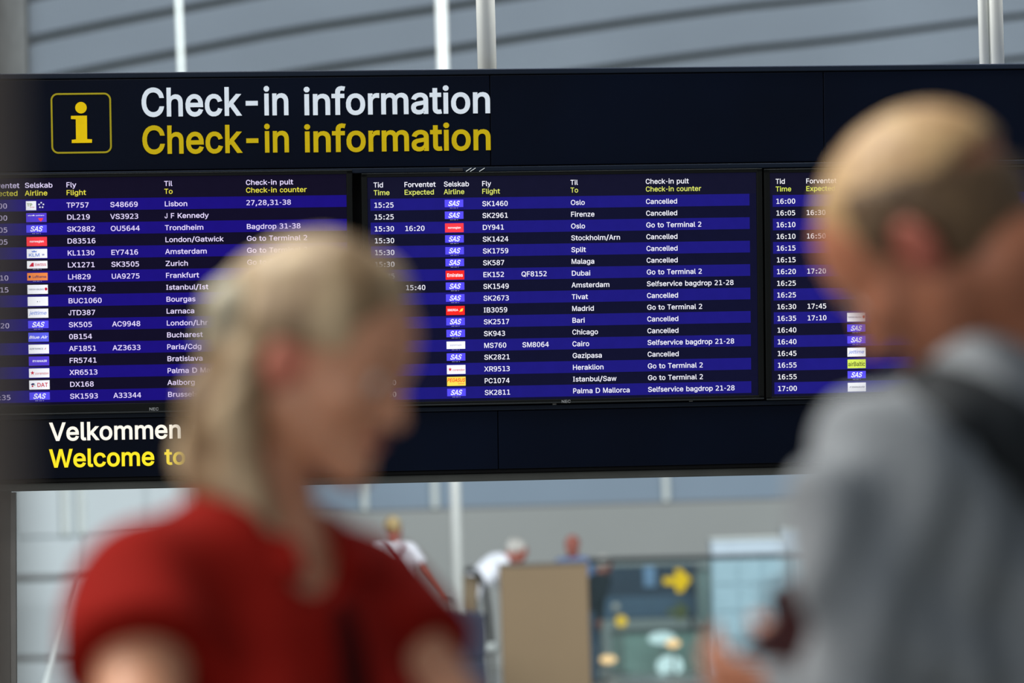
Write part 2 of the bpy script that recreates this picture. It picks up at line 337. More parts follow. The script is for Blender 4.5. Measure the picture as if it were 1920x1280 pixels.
Bi:k:I>T:+>l9]>i9G>X9=>G9:>/9@=w9a=Z:0=^:E=n:O>#:R>; 9E=:9E8m:E8m:E=:
Bj:k9z=Y:1=_:E=n:O>#:R>;:L>N:<>b:+>k9n>m9Z>h9F>X9<>G9:>/9?=x9O=e9a=[ 9V7B9q7O:/7h:<8%:E8J:F=:9E=:9D8S9>8B988<9-888d868d79
Bk=+=4=6;}=::6;K:E;K:E>_9E>_9E8m:E8m:E:I:]:_<)8m=?8o;E;?
Bl;%:g9f:S9e:J9h:I9i:F9w:E>_9E>_9E9t9I9P9W929p8x:58m:S8k;/8r:z9j
Bm?V=e<B>$<3>0;w>28m?28m?2;h?)<F>q<m>S=+>/=;=c=@=5=:<j='<J<f<H<a<><v<#=1;h=;;3=@:b=2:<<o:<<`:D=:9E=:9E8m:E8m:E;T:I;q:R<):a<7:r<A;/<E;D<B;T<:;a<-;h;y;j8m<j8m<j;^<o;y<z<1=1<?=J<E
Bn=H=$;X<}<%<n<S<S<w<0=2;V=>:u=7:H<z:=<a:C=:9E=:9E8m:E8m:F;Q:N;u:V<(:h<7:}<@;:<D;K<B;a<:;q<*;{;q<#;Q<#8m=$8m
Bo=M<(:0;w9y;g9l;?9`;%9a:k9h:Y9t:K:):8:Y:7;@:G;t:T<*:e<8;%<C;Q<A;l<4<$;z<2;[<:;-<6:Y 97:M9D9|9Y9T9v95:=8y:f8j;78e;e8j<18y<U95<r9T=*9|=4:>=;:n=9;E=4;f=%<5<q<O<U<o<2=+;s=6;U==;'=>:W=6:==+:$<x9b<Z9D<'95;E
Bp=V;i9h;C9`:{9h:`9}:J:N:E;0:P;i:Z;}:i<1;,<A;T<C;o<9<-;|<=;U<B:w<::G<(:# :i=2:J<y:2<Y:D<Y:D=:9E=:9E7;:E7;:E9K:39K:O9':q8o;B8e;w8j<A8y<l9>=/9n==:>=D;%==;g=/<7<l<f<A=+;w=:;A=?
Bq=V;X9h;49`:k9h:O:#:::P:5;/:@;h:J;|:X<0:x<A;D<C;_<:;y;}<-;W<2:v<*:E;t9~ ;d8o<-9,<E9K<29K<27;=27;=2=:<4=:<4<Y<E<Y<)<};[=8;+=?:P=6:+=%9h<f9O<C9>;v93;697:M9C9|9_9I:+9$:O8n;+8e
Br;k;I<?;k<;;k=>;1=?:f=5:=<t:.<[:C<[:C=:9E=:9E8m:E8m:E;R:M;v:Y<*:p<:;*<@
Bs<x:P=:9q<|9N<W9?<(9A;a9I;I9^;,:+:m;S:D;a:5;b9~;[9t;M9i;89a:y9^:Z9c:I9j:=9v:+:A90:.9=9^9L9C9x8z:88n:c8f;O8j<)9#<B96<V9O<f:#<d:G<]:_<@;&;{;;:d;Z:N;d:C;r:B<):H<3:U<>:h<E;#<G;;<D;K<=;Z<.;k;j<g;~<B<i;t=.;:=>
Bt;J;-8k;O8s;>9h:o9c:^9f:X9i:S9s:R<B;C<B;C=::R=::R>99Q>99Q=:8t=:8t<B9Q<B9Q9|9V9T9i93:*8x:O8k
Bu=H;C9e;&9d:k9j:X9w:P:&:F:J:E=:9E=:9E:@9N9j9c9@:&9#:M8n:z8h;O8p;r9%<29@<-9F<%8m=$8m=$=:<#=:;}:E;w:3;j9{;X9m
Bv=4;/:*:$=:8w=::[8m;T8m=9=:<1=:;5:Z;+9z
Bw?,<3<0<';|<o8m=h8m?+=:>&=:=;:(<S=:;W=::n:&:(=:8~=::B8m;:8m
Bx=);A9n;}8m=18n;Z;'=*=9;x=:;9<5;&;o:1=:8}=8:K;*8v8n:(8m:p9};%:?
By=4:?8D:68::-859Q889=7E9R7=:(79:U7C:v7X;78$=9=:<1=:;5:Z;*9{;#:P:$=:8w=::U8|
Bz=+9@<>;U<>;U<O9:9S9:8m<n8m<n9i:_9g<h<P<h=:9@=:
BA>1;X=7<9;>:t;>;U=V :%8m:U:B<W:B=.8m>88m<*>_;&>_8w8m
BB=v<I9|<39p;y9l:P9j:P;>;p;=<);9<?;-<S:t<^:R<Z:7 =C=[=3=z<y>7<Z>J<6>X;i>^9L>_9L8m<48q<v9*=E9P=V9p=_:5=_:d=W;(=D;K=*;e<g;v<U;z<U;h<l;p=(<&=C<K=L=$ ;b<9:P<8:P=b;o=`<,=W<==J<G=8<J=+<J<s<C<`<.<G
BC>O<)=e<R=Y<p=F=)=+=;<W>?<W>.=:=|=X=b=|=A><<y>Q<N>_;~>e;K>c:b>L:4>-9w=o9O=-9;<799;N9C:j9O:B9l9k:49B:b9#;(8q;_8g<.8g<Y8o=&9#=B94=c9P=|9s>2:?>?:t=<:t=):D<p:)<R9r<)9g;[9h;<9p:s:,:]:E:F:u:<;T:?<::O<p:k=;;1=V;[=d
BD>H;}=Z<7=R<T=?<l=&<|<a=*<9=.;g=*;8<|:l<k:J<]:8<@:#<+9u;N9j:P9j:P=b;S=b =O=l<s>><,>X;I>_9L>_9L8m;C8m<'8s<N8~<q91=49F=N9a=n:3=|:X>*;%>/;g>-<8=}<t=n==
BE=P:P=b=3=b=3>_9L>_9L8m=68m=69j:P9j:P;<<~;<<~<9:P<9
BF=H:P=b=/=b=/>_9L>_9L8m:P8m:P;5<u;5<u<1:P<1
BG>Y<)=e<L=[<j=H=$=/=<<W>A<W>/=9=w=`=[>%=:>@<o>T<C>a;q>e;I>c:a>L:3>-9v=n9O=,9;<799;N9B:j9O:B9k9l:39B:a9#;98m;`8g<*8g<]8o=/9&=V9A=v9e>*:&>6:E>?:y>@;w;r;w;r:{=;:{=::m=1:P<r:)<[9v<A9k<#9f;]9h;F9m;)9{:k:4:]:E:F:u:<;T:?<::O<p:k=<;1=V;Z=d
BH>V='<<:P<<:P>_9L>_9L8m:P8m:P;?=';?='8m>+8m>+>_='>_
BI<790=b:*=b:*9j909j908m<(8m<(9j;.9j;.=b<(=b<(>_90>_
BJ=;;`:-;S9v;A9i;*9c:c9g:O9q:@:&:8:?:5;%91;%95:,9A9c9a96:28t:i8g;H8j;{8|<H9C<]9c<j:?<k>_;g>_;g:V
BK>%:v<V:K;w:P>_9L>_9L8m:P8m:P:e;,;C<w8m>/8o;o<*>/>[<p>_
BL=7:P>_9L>_9L8m=(8m=(9j:P9j
BM?i>P=;>G=D>:8m?=8m?=>_>#>_<Z;%<E:-<2:}:g>_9L>_9L8m:N8m:A=B:]<0;{8m<l8m
BN>]=C:/<w:w:U>_9L>_9L8m:Q8m:P<7:E==:}<*=)8m>18m>1>_=->_=9:1
BO>g=,:E<q:+<V9u<79j;r9f;P9j;29u:s:+:]:E:J:h:B;&:<;T:=<+:F<W:O<p:d=3:|=K;2=V;P=b<-=d<L=[<`=Q<q=D=,=*==<d=E<J=L;f=E;%==:h 9>:~9O:B9l9k:49B:b9#;98m;r8f<O8m='9#=S9B=y9k>8:B>E:j>N;N>L<7>?<u>0=?=n=o=S>-='>L<a>Y<<>c;_>e;9>_:b>L:5>-9w=o9O=-9;<799;N
BP=k<(:r<R;#<v;8=4;S=H;u=S<>=V<t=L=K=;=o<k>@<E>R<(>Z;S>_9L>_9L8m:P8m:P:n <?=G<N=-<R<_<L<><;<$<&;s;m;l:P;j:P=b;l=`<,=V
BQ>g<B9m;~9f;[9h;F9l;(9z:s:+:]:E:J:h:B;&:<;T:=<+:F<W:O<p:d=3:s=C;2=V;P=b<-=d<L=[<`=Q<q=D=,=*==<d=E<J=L;f=E;&=2:O<q:*<|:4<K:s;@:q<09f :'9N:Q9,;'8r;L8i<)8g<O8m<j8u=78=>C8?=V9F=y9k>?:U>N;N>I<L>?<v>'=O=a=}=7>C<r>S<<>c;_>e;9>_:r>S:C>9:'=|9b=O9H<v9><L99;}9;;79O:C9b9{
BR=o=M=O=<=r=$>2<`>H<E>S;e>^9L>_9L8m:P8m:P:z;T:z<c8m=u8m<Z;3=#;G=5;Z=H;{=W<]=U=* <@=I<N=1<S<d<L<D<<<.<';~;n;x:P;w:P=b;m=`<-=W
BS=m9Q<C9l;}:D;Y;n;0<6:|<L:i<S:T<O:9<?9};x9i;P9b:~9g:X9w:E:0:9:]92:]9F9i9l98:18}:W8n;'8f;X8e<G8s<m9*=/9C=J9m=V:A=Q:w==;C<{;b<O;{;0<D:d<U:M<k:G=&:L=>:b=V:~=d;H=i;i=e<0=V<E=><P<u=S<u=A=d<x>7<B>W;h>d:{>b:;>L9f>%9L=U9D=$9G<a
BT=o90=b:u=b:u8m;x8m;x=b=_=b=_>_90>_
BU>V;B9i;+9s:m:*:Z:D:S:Z:P>_9L>_9L:q9N:Q9Z:&9x9P:I9*;'8m;j8e<Q8m=/9*=[9P=y:&>&:C>+:p>+>_='>_=':m=#:S<v:=<[9{<>9l;u9e
BV>1;`9w:$>_8w>_;(8m<,8m>7>_=.>_;t;+;X9v
BW@F=j8m>p8m@K>_?D>_>>:#=6>_<1>_;2:v;)9}:|:v:#>_8y>_:R8m;Z8m<^<_<b=B<i<S
BX>,;2:H;T;#;l:W=$8m>68n<2;n>,>^<x>_;j<|;U<Y;>=%:5>_8~>^:y;l8s8n:(8m
BY>*;`;{;?<[:(>_8r>^;#;3;#8m<'8m<';3>5>^=#>_;m<d;U<1
BZ=e:a9u=K=w=K>_99>_99=b<2=e9:9T9:8m=M8m=M9j:S9g
B-=s:&:p<l:p<l;l:&;l"""
_AL = ''.join(chr(i) for i in range(35, 127) if chr(i) != chr(92))


def _dec(t):
    return [_AL.index(t[i]) * 91 + _AL.index(t[i + 1]) - 2000 for i in range(0, len(t), 2)]


_outl = {ln[:2]: ln[2:] for ln in GLYPHS.split(chr(10)) if ln}


def glyph(c, off):
    k = ('B' if off > .015 else 'S') + c
    if k not in _outl:
        k = 'S' + c
    if k in _glyphs:
        return _glyphs[k]
    if c == ' ':
        r = (np.zeros((0, 2)), [], 0.38)
    else:
        t = _outl[k]
        adv = _dec(t[:2])[0] / 500
        loops = []
        for part in t[2:].split(' '):
            q = np.array(_dec(part), float).reshape(-1, 2) / 500
            loops.append(q)
        if c == '0':                              # plain zero: drop the inner dot
            loops = sorted(loops, key=lambda l: -np.ptp(l[:, 1]))[:2]
        v = np.concatenate(loops)
        ed, k0 = [], 0
        for l in loops:
            n = len(l)
            ed += [(k0 + i, k0 + (i + 1) % n) for i in range(n)]
            k0 += n
        vo, _, fo = delaunay_2d_cdt([Vector(p) for p in v], ed, [], 0, 1e-6)[:3]
        vo = np.array([tuple(p) for p in vo])
        fs = []
        for f in fo:
            cx, cz = vo[list(f)].mean(0)
            ins = False
            for l in loops:
                n = len(l)
                for i in range(n):
                    (xa, za), (xb, zb_) = l[i], l[(i + 1) % n]
                    if (za > cz) != (zb_ > cz) and cx < (xb - xa) * (cz - za) / (zb_ - za) + xa:
                        ins = not ins
            if ins:
                fs.append(tuple(f))
        r = (vo, fs, adv)
    _glyphs[k] = r
    return r


def layout(s, off=0.012, verdana=True, track=0.0, serif=True):
    """returns verts (unit = em with 0.727 cap height), faces, width"""
    V, Fc, x = [], [], 0.0
    for c in s:
        v, fs, adv = glyph(c, off)
        v = v * 0.727
        adv = adv * 0.727
        if verdana:
            w = VERD.get(c, 600) / 1000.0
            sx = w / adv if adv > 0 else 1
        else:
            w, sx = adv, 1
        if verdana and serif and c == 'I':
            s_ = 0.1 + 2 * off
            top = 0.727
            cx = w / 2
            rects = [(cx - s_ / 2, cx + s_ / 2, .07, top - .07), (cx - .14, cx + .14, 0, .075),
                     (cx - .14, cx + .14, top - .075, top)]
            v, fs = [], []
            for a, b, c0, c1 in rects:
                q = len(v)
                v += [(a, c0), (b, c0), (b, c1), (a, c1)]
                fs.append((q, q + 1, q + 2, q + 3))
            v = np.array(v)
            sx = 1
        k = len(V)
        for p in v:
            V.append((x + p[0] * sx, p[1]))
        Fc += [tuple(i + k for i in q) for q in fs]
        x += w + track
    return V, Fc, x


def lettering(name, s, u, v, em, m, parent, y=-0.003, hs=1.0, off=0.012, verdana=True, width=None, shear=0.0,
              align='L', serif=True, track=0.0, depth=0.0):
    """text whose left edge is at u and whose cap centre is at height v in the parent's x/z plane"""
    V, Fc, w = layout(s, off, verdana, track, serif)
    if not V:
        return None
    A = np.array(V)
    x0, x1 = A[:, 0].min(), A[:, 0].max()
    sx = em * hs
    if width is not None:
        sx = width / (x1 - x0)
    ox = x0 if (width is not None or align == 'C') else 0.06
    pts = []
    for x, z in V:
        xx = (x - ox) * sx
        if align == 'C':
            xx -= (x1 - x0) * sx / 2
        zz = (z - 0.3635) * em
        pts.append((u + xx + shear * zz, y, v + zz))
    mb = MB().add(pts, Fc)
    o = mb.build(name, m, parent)
    if depth > 0:
        md = o.modifiers.new('thickness', 'SOLIDIFY')
        md.thickness = depth
        md.offset = 1
    return o


# ------------------------------------------------------------ implicit surfaces for bodies and clothes
class SDF:
    def __init__(self, lo, hi, h):
        self.lo = np.array(lo, float)
        self.h = h
        self.n = np.maximum(np.ceil((np.array(hi) - self.lo) / h).astype(int) + 1, 4)
        self.f = np.full(tuple(self.n), 1.0, np.float32)

    def _slc(self, lo, hi):
        a = np.clip(np.floor((lo - self.lo) / self.h).astype(int), 0, self.n - 1)
        b = np.clip(np.ceil((hi - self.lo) / self.h).astype(int) + 1, 1, self.n)
        if np.any(b <= a):
            return None, None
        ax = [self.lo[i] + self.h * np.arange(a[i], b[i], dtype=np.float32) for i in range(3)]
        G = np.meshgrid(*ax, indexing='ij')
        return tuple(slice(a[i], b[i]) for i in range(3)), G

    def _mix(self, s, d, k, op):
        f = self.f[s]
        if op == 'add':
            if k > 0:
                h = np.clip(0.5 + 0.5 * (f - d) / k, 0, 1)
                f[...] = f * (1 - h) + d * h - k * h * (1 - h)
            else:
                np.minimum(f, d, out=f)
        else:
            if k > 0:
                h = np.clip(0.5 - 0.5 * (f + d) / k, 0, 1)
                f[...] = f * (1 - h) - d * h + k * h * (1 - h)
            else:
                np.maximum(f, -d, out=f)

    def cap(self, a, b, ra, rb=None, k=0.02, op='add', flat_b=False, flat_a=False):
        rb = ra if rb is None else rb
        a = np.array(a, float)
        b = np.array(b, float)
        m = max(ra, rb) + k + 3 * self.h
        s, G = self._slc(np.minimum(a, b) - m, np.maximum(a, b) + m)
        if s is None:
            return self
        ab = b - a
        L = ab @ ab + 1e-12
        P = [G[i] - a[i] for i in range(3)]
        t0 = (P[0] * ab[0] + P[1] * ab[1] + P[2] * ab[2]) / L
        t = np.clip(t0, 0, 1)
        d = np.sqrt(sum((P[i] - t * ab[i]) ** 2 for i in range(3))) - (ra + (rb - ra) * t)
        if flat_b:
            d = np.maximum(d, (t0 - 1) * math.sqrt(L))
        if flat_a:
            d = np.maximum(d, -t0 * math.sqrt(L))
        self._mix(s, d.astype(np.float32), k, op)
        return self

    def ell(self, c, r, R=None, k=0.02, op='add'):
        c = np.array(c, float)
        r = np.array(r, float)
        m = r.max() + k + 3 * self.h
        s, G = self._slc(c - m, c + m)
        if s is None:
            return self
        P = [G[i] - c[i] for i in range(3)]
        if R is not None:
            P = [P[0] * R[0, j] + P[1] * R[1, j] + P[2] * R[2, j] for j in range(3)]
        k0 = np.sqrt(sum((P[i] / r[i]) ** 2 for i in range(3)))
        k1 = np.sqrt(sum((P[i] / r[i] ** 2) ** 2 for i in range(3))) + 1e-9
        d = k0 * (k0 - 1) / k1
        self._mix(s, d.astype(np.float32), k, op)
        return self

    def chain(self, pts, rs, k=0.02, op='add'):
        for i in range(len(pts) - 1):
            self.cap(pts[i], pts[i + 1], rs[i], rs[i + 1], k, op)
        return self

    def plane(self, p, n):
        """keep the side the normal points away from"""
        n = np.array(n, float)
        n /= np.linalg.norm(n)
        ax = [self.lo[i] + self.h * np.arange(self.n[i], dtype=np.float32) for i in range(3)]
        G = np.meshgrid(*ax, indexing='ij', sparse=True)
        d = sum((G[i] - p[i]) * n[i] for i in range(3))
        np.maximum(self.f, d.astype(np.float32), out=self.f)
        return self

    def ripple(self, amp, freq, seed=0, direction=None):
        ax = [self.lo[i] + self.h * np.arange(self.n[i], dtype=np.float32) for i in range(3)]
        X, Y, Z = np.meshgrid(*ax, indexing='ij')
        rs = np.random.RandomState(seed)
        w = np.zeros_like(self.f)
        for q in range(5):
            d = rs.randn(3)
            if direction is not None:
                d = np.array(direction, float) + 0.35 * d
            d /= np.linalg.norm(d)
            e = rs.randn(3)
            e /= np.linalg.norm(e)
            fr = freq * (0.7 + 0.9 * rs.rand())
            w += np.sin(fr * (d[0] * X + d[1] * Y + d[2] * Z) + 1.6 * np.sin(0.5 * freq * (e[0] * X + e[1] * Y + e[2] * Z)) + 6 * rs.rand()) / 5
        near = np.abs(self.f) < 0.08
        self.f[near] += (amp * w)[near]
        return self

    def build(self, name, m, parent=None, origin=None):
        f = self.f
        f[0] = f[-1] = 1
        f[:, 0] = f[:, -1] = 1
        f[:, :, 0] = f[:, :, -1] = 1
        s = f < 0
        c = np.zeros(tuple(self.n - 1), np.int8)
        for i in (0, 1):
            for j in (0, 1):
                for k in (0, 1):
                    c += s[i:i + self.n[0] - 1, j:j + self.n[1] - 1, k:k + self.n[2] - 1]
        act = np.argwhere((c > 0) & (c < 8))
        if len(act) == 0:
            raise RuntimeError('empty surface ' + name)
        idx = np.full(c.shape, -1, np.int32)
        idx[tuple(act.T)] = np.arange(len(act))
        pos = np.zeros((len(act), 3))
        cnt = np.zeros(len(act))
        corners = [(i, j, k) for i in (0, 1) for j in (0, 1) for k in (0, 1)]
        for p in corners:
            for axx in range(3):
                if p[axx] == 1:
                    continue
                q = list(p)
                q[axx] = 1
                fa = f[tuple((act + p).T)]
                fb = f[tuple((act + q).T)]
                x = (fa < 0) != (fb < 0)
                t = np.where(x, fa / np.where(fa - fb == 0, 1, fa - fb), 0)
                e = np.array(p, float)[None, :].repeat(len(act), 0)
                e[:, axx] += t
                pos[x] += e[x]
                cnt[x] += 1
        pos = (act + pos / cnt[:, None]) * self.h + self.lo
        quads = []
        for axx in range(3):
            u, w = [(1, 2), (2, 0), (0, 1)][axx]
            a = [slice(None)] * 3
            b = [slice(None)] * 3
            a[axx] = slice(0, -1)
            b[axx] = slice(1, None)
            x = np.argwhere(s[tuple(a)] != s[tuple(b)])
            x = x[(x[:, u] > 0) & (x[:, w] > 0) & (x[:, u] < self.n[u] - 1) & (x[:, w] < self.n[w] - 1)]
            sg = s[tuple(x.T)]
            du = np.zeros(3, int)
            du[u] = 1
            dw = np.zeros(3, int)
            dw[w] = 1
            q = np.stack([idx[tuple((x - du - dw).T)], idx[tuple((x - dw).T)], idx[tuple(x.T)], idx[tuple((x - du).T)]], 1)
            q[~sg] = q[~sg][:, ::-1]
            quads.append(q)
        quads = np.concatenate(quads)
        if origin is not None:
            pos = pos - np.array(origin)
        me = bpy.data.meshes.new(name)
        me.from_pydata(pos.tolist(), [], quads.tolist())
        me.materials.append(m)
        me.shade_smooth()
        o = bpy.data.objects.new(name, me)
        COL.objects.link(o)
        if parent:
            o.parent = parent
        return o


def frame_of(yaw, pitch=0, roll=0):
    """columns: right, forward, up. yaw 0 looks along +Y, positive turns left; positive pitch bows the head"""
    cy, sy = math.cos(yaw), math.sin(yaw)
    Rz = np.array([[cy, -sy, 0], [sy, cy, 0], [0, 0, 1]])
    cp, sp = math.cos(-pitch), math.sin(-pitch)
    Rx = np.array([[1, 0, 0], [0, cp, -sp], [0, sp, cp]])
    cr, sr = math.cos(roll), math.sin(roll)
    Ry = np.array([[cr, 0, sr], [0, 1, 0], [-sr, 0, cr]])
    return Rz @ Rx @ Ry


def add_head(S, c, R, s=1.0, female=False):
    """skull, face and ears around the head centre c (eye height, between the ears)"""
    P = lambda x, y, z: c + R @ (np.array([x, y, z]) * s)
    el = lambda p, r, k: S.ell(P(*p), np.array(r) * s, R, k * s)
    el((0, -.018, .035), (.074, .097, .085), .02)
    el((0, .03, .03), (.064, .068, .07), .03)
    el((0, .028, -.035), (.058, .062, .075), .03)
    for q in (-1, 1):
        S.cap(P(q * .052, .0, -.055), P(q * .012, .068, -.098), .020 * s, .016 * s, .025 * s)
        el((q * .040, .062, -.025), (.022, .022, .02), .02)
        S.cap(P(q * .012, .086, .018), P(q * .045, .072, .019), .010 * s, .008 * s, .014 * s)
    el((0, .078, -.102), (.019, .016, .016), .02)
    for q in (-1, 1):
        S.ell(P(q * .032, .097, .000), np.array([.017, .014, .011]) * s, R, .012 * s, 'sub')
        S.ell(P(q * .031, .075, .0), np.array([.0145, .0135, .0135]) * s, R, .003 * s)
    S.chain([P(0, .084, .014), P(0, .096, -.010), P(0, .108, -.034)], [.0075 * s, .009 * s, .011 * s], .010 * s)
    for q in (-1, 1):
        el((q * .012, .093, -.038), (.009, .011, .008), .006)
        S.chain([P(q * .022, .082, -.066), P(0, .092, -.062)], [.004 * s, .006 * s], .006 * s)
        S.chain([P(q * .020, .081, -.071), P(0, .089, -.074)], [.004 * s, .007 * s], .006 * s)
        # ear: outer disc, hollowed
        S.ell(P(q * .080, -.008, -.010), np.array([.009, .019, .031]) * s, frame_from(R, q), .010 * s)
        S.ell(P(q * .090, -.002, -.006), np.array([.006, .010, .019]) * s, frame_from(R, q), .004 * s, 'sub')
    return P


def frame_from(R, q):
    a = q * 0.35
    Rz = np.array([[math.cos(a), -math.sin(a), 0], [math.sin(a), math.cos(a), 0], [0, 0, 1]])
    return R @ Rz


def add_hand(S, wrist, d, n, sgn, s=1.0, curl=0.5, spread=0.06, thumb=0.4):
    """palm, four fingers and a thumb. d = pointing direction, n = palm side, sgn picks the thumb side"""
    d = d / np.linalg.norm(d)
    n = n - d * (n @ d)
    n /= np.linalg.norm(n)
    side = np.cross(d, n) * sgn
    R = np.column_stack([side, n, d])
    S.ell(wrist + d * .048 * s, np.array([.040, .017, .052]) * s, R, .012 * s)
    for i, (o, L) in enumerate([(.030, .070), (.010, .080), (-.010, .075), (-.029, .060)]):
        a = wrist + d * (.086 - .004 * abs(i - 1)) * s + side * o * s
        dd = d + side * (o / .03) * spread
        dd /= np.linalg.norm(dd)
        p = a - dd * .02 * s
        pts = [p, a]
        ang = 0
        for L_ in (.45, .30, .25):
            ang += curl * (1 + .08 * i)
            q = pts[-1] + (dd * math.cos(ang) + n * math.sin(ang)) * L * L_ * s
            pts.append(q)
        S.chain(pts, [.0095 * s, .0092 * s, .0085 * s, .0078 * s, .0068 * s], .003 * s)
    t0 = wrist + d * .018 * s + side * .026 * s + n * .004 * s
    t1 = t0 + (d * .55 + side * .65 + n * thumb * .6) * .042 * s
    t2 = t1 + (d * .85 + side * .15 + n * thumb) * .032 * s
    t3 = t2 + (d * .95 - side * .10 + n * thumb) * .024 * s
    S.chain([t0, t1, t2, t3], [.015 * s, .0115 * s, .010 * s, .0085 * s], .006 * s)


def skeleton(loc, yaw, s=1.0, over=None, lean=0.0):
    """joints of a standing adult 1.75 m tall at scale 1, in world space"""
    R = frame_of(yaw)
    J = dict(pelvis=(0, 0, .95), waist=(0, .01, 1.10), chest=(0, .0, 1.28), neck=(0, -.03, 1.45), head=(0, .0, 1.63),
             sl=(-.175, -.01, 1.415), sr=(.175, -.01, 1.415), el=(-.235, -.03, 1.13), er=(.235, -.03, 1.13),
             wl=(-.25, .06, .89), wr=(.25, .06, .89), hl=(-.09, 0, .92), hr=(.09, 0, .92), kl=(-.10, .03, .50),
             kr=(.10, .03, .50), al=(-.11, -.02, .085), ar=(.11, -.02, .085), tl=(-.13, .15, .035), tr=(.13, .15, .035))
    if lean:
        for k in ('waist', 'chest', 'neck', 'head', 'sl', 'sr', 'el', 'er', 'wl', 'wr'):
            x, y, z = J[k]
            h = z - .95
            c, q = math.cos(lean), math.sin(lean)
            J[k] = (x, y * c + h * q, .95 + h * c - y * q)
    if over:
        J.update({k: v for k, v in over.items() if len(v) == 3})
    W = {k: np.array(loc) + R @ (np.array(v) * s) for k, v in J.items()}
    return W, R


def torso(S, J, R, s, inflate=0.0, female=False, low=True):
    up = J['neck'] - J['pelvis']
    up /= np.linalg.norm(up)
    rt = J['sr'] - J['sl']
    rt = rt - up * (rt @ up)
    rt /= np.linalg.norm(rt)
    fw = np.cross(up, rt)
    T = np.column_stack([rt, fw, up])
    i = inflate
    w = 0.92 if female else 1.0
    k = .05 * s
    S.ell(J['chest'], np.array([.158 * w, .105, .185]) * s + i, T, k)
    S.ell(J['waist'], np.array([.140 * w, .098, .15]) * s + i, T, k)
    S.cap(J['sl'] * .88 + J['sr'] * .12, J['sr'] * .88 + J['sl'] * .12, .052 * s + i, None, k)
    S.cap(J['neck'] - up * .02, (J['sl'] + J['neck']) / 2 - up * .012 * s, .048 * s + i, .045 * s + i, k)
    S.cap(J['neck'] - up * .02, (J['sr'] + J['neck']) / 2 - up * .012 * s, .048 * s + i, .045 * s + i, k)
    if female:
        for q in (-1, 1):
            S.ell(J['chest'] + T @ np.array([q * .07, .085, -.03]) * s, np.array([.058, .05, .058]) * s + i, T, .04)
    if low:
        S.ell(J['pelvis'], np.array([.162, .108, .12]) * s + i, T, k)
    return T


def arms(S, J, s, inflate=0.0, upto='wrist', k=.03, scale=1.0, cut=.62):
    for a, b, c in (('sl', 'el', 'wl'), ('sr', 'er', 'wr')):
        if upto == 'short':
            e = J[a] + (J[b] - J[a]) * cut
            S.cap(J[a], e, .056 * s * scale + inflate, .062 * s * scale + inflate, k, flat_b=True)
        else:
            S.cap(J[a], J[b], .050 * s * scale + inflate, .040 * s * scale + inflate, k)
            S.cap(J[b], J[c], .040 * s * scale + inflate, .027 * s * scale + inflate, .015, flat_b=(inflate > 0))


def legs(S, J, s, inflate=0.0, feet=True):
    for h, kn, a, t in (('hl', 'kl', 'al', 'tl'), ('hr', 'kr', 'ar', 'tr')):
        S.cap(J[h], J[kn], .082 * s + inflate, .054 * s + inflate, .02)
        S.cap(J[kn], J[a], .054 * s + inflate, .038 * s + inflate * 1.6, .02, flat_b=(inflate > 0))
        if feet:
            S.cap(J[a] - np.array([0, 0, .03 * s]), J[t], .036 * s, .030 * s, .02)


def bounds(J, pad=0.24):
    A = np.array(list(J.values()))
    lo, hi = A.min(0) - pad, A.max(0) + pad
    lo[2] = -0.02
    return lo, hi


def flush(o, loc, spots, m):
    me = o.data
    me.materials.append(m)
    n = len(me.polygons)
    c = np.empty(n * 3)
    me.polygons.foreach_get('center', c)
    c = c.reshape(-1, 3) + np.array(loc)
    idx = np.zeros(n, np.int32)
    for p, r in spots:
        idx[np.linalg.norm(c - p, axis=1) < r] = 1
    me.polygons.foreach_set('material_index', idx)


def face_parts(P, R, s, root_body, root, loc, m_eye, m_iris, m_lip, m_brow):
    for q in (-1, 1):
        c = P(q * .031, .0775, .0) - loc
        e = MB().ball(c, .0128 * s, 16).build('eye', m_eye, root, True)
        MB().ball(P(q * .031, .0875, -.003) - loc, .0042 * s, 12).build('iris', m_iris, e, True)
        pts = [P(q * .014, .094, .021) - loc, P(q * .032, .092, .026) - loc, P(q * .050, .078, .020) - loc]
        MB().tube(pts, [.003 * s, .0035 * s, .0015 * s], 8).build('eyebrow', m_brow, root, True)
    pts = [P(-.022, .083, -.069) - loc, P(-.010, .0935, -.0655) - loc, P(0, .0955, -.067) - loc,
           P(.010, .0935, -.0655) - loc, P(.022, .083, -.069) - loc]
    MB().tube(pts, [.002 * s, .0045 * s, .005 * s, .0045 * s, .002 * s], 8).build('lips', m_lip, root, True)


# ------------------------------------------------------------ shared materials
M_floor = mat('pale terrazzo floor', (150, 150, 146), .35, scale=30)
M_wall = mat('light grey painted wall', (156, 158, 154), .8, vary=.04, scale=.4)
M_wallw = mat('white wall cladding', (194, 202, 203), .6, vary=.04, scale=.5)
M_band = mat('blue grey metal fascia', (128, 145, 160), .5, vary=.05, scale=.6)
M_dark_gap = mat('dark joint backing', (72, 77, 76), .9)
M_white = mat('white painted steel', (205, 211, 206), .45, vary=.03)
M_tube = mat('bright white enamel', (250, 252, 246), .4, vary=.02)
M_grey = mat('grey painted aluminium', (104, 104, 102), .5, .3, vary=.06)
M_black = mat('matt black plastic', (8, 9, 11), .55, spec=.1)
M_rubber = mat('black rubber', (20, 20, 22), .7)
M_navy = mat('midnight blue sign face', (2, 8, 24), .4, vary=.3, scale=1.6, spec=.10)
M_navy_trim = mat('dark slate blue trim', (8, 20, 36), .5, .0, vary=.1, spec=.2)
M_leather_shoe = mat('dark shoe leather', (38, 34, 32), .5)


# ------------------------------------------------------------ setting: floor, far wall, ceiling slope
def structure(o):
    o['kind'] = 'structure'
    return o


structure(MB().box(-30, 30, -4, 60, -.2, 0).build('floor', M_floor))

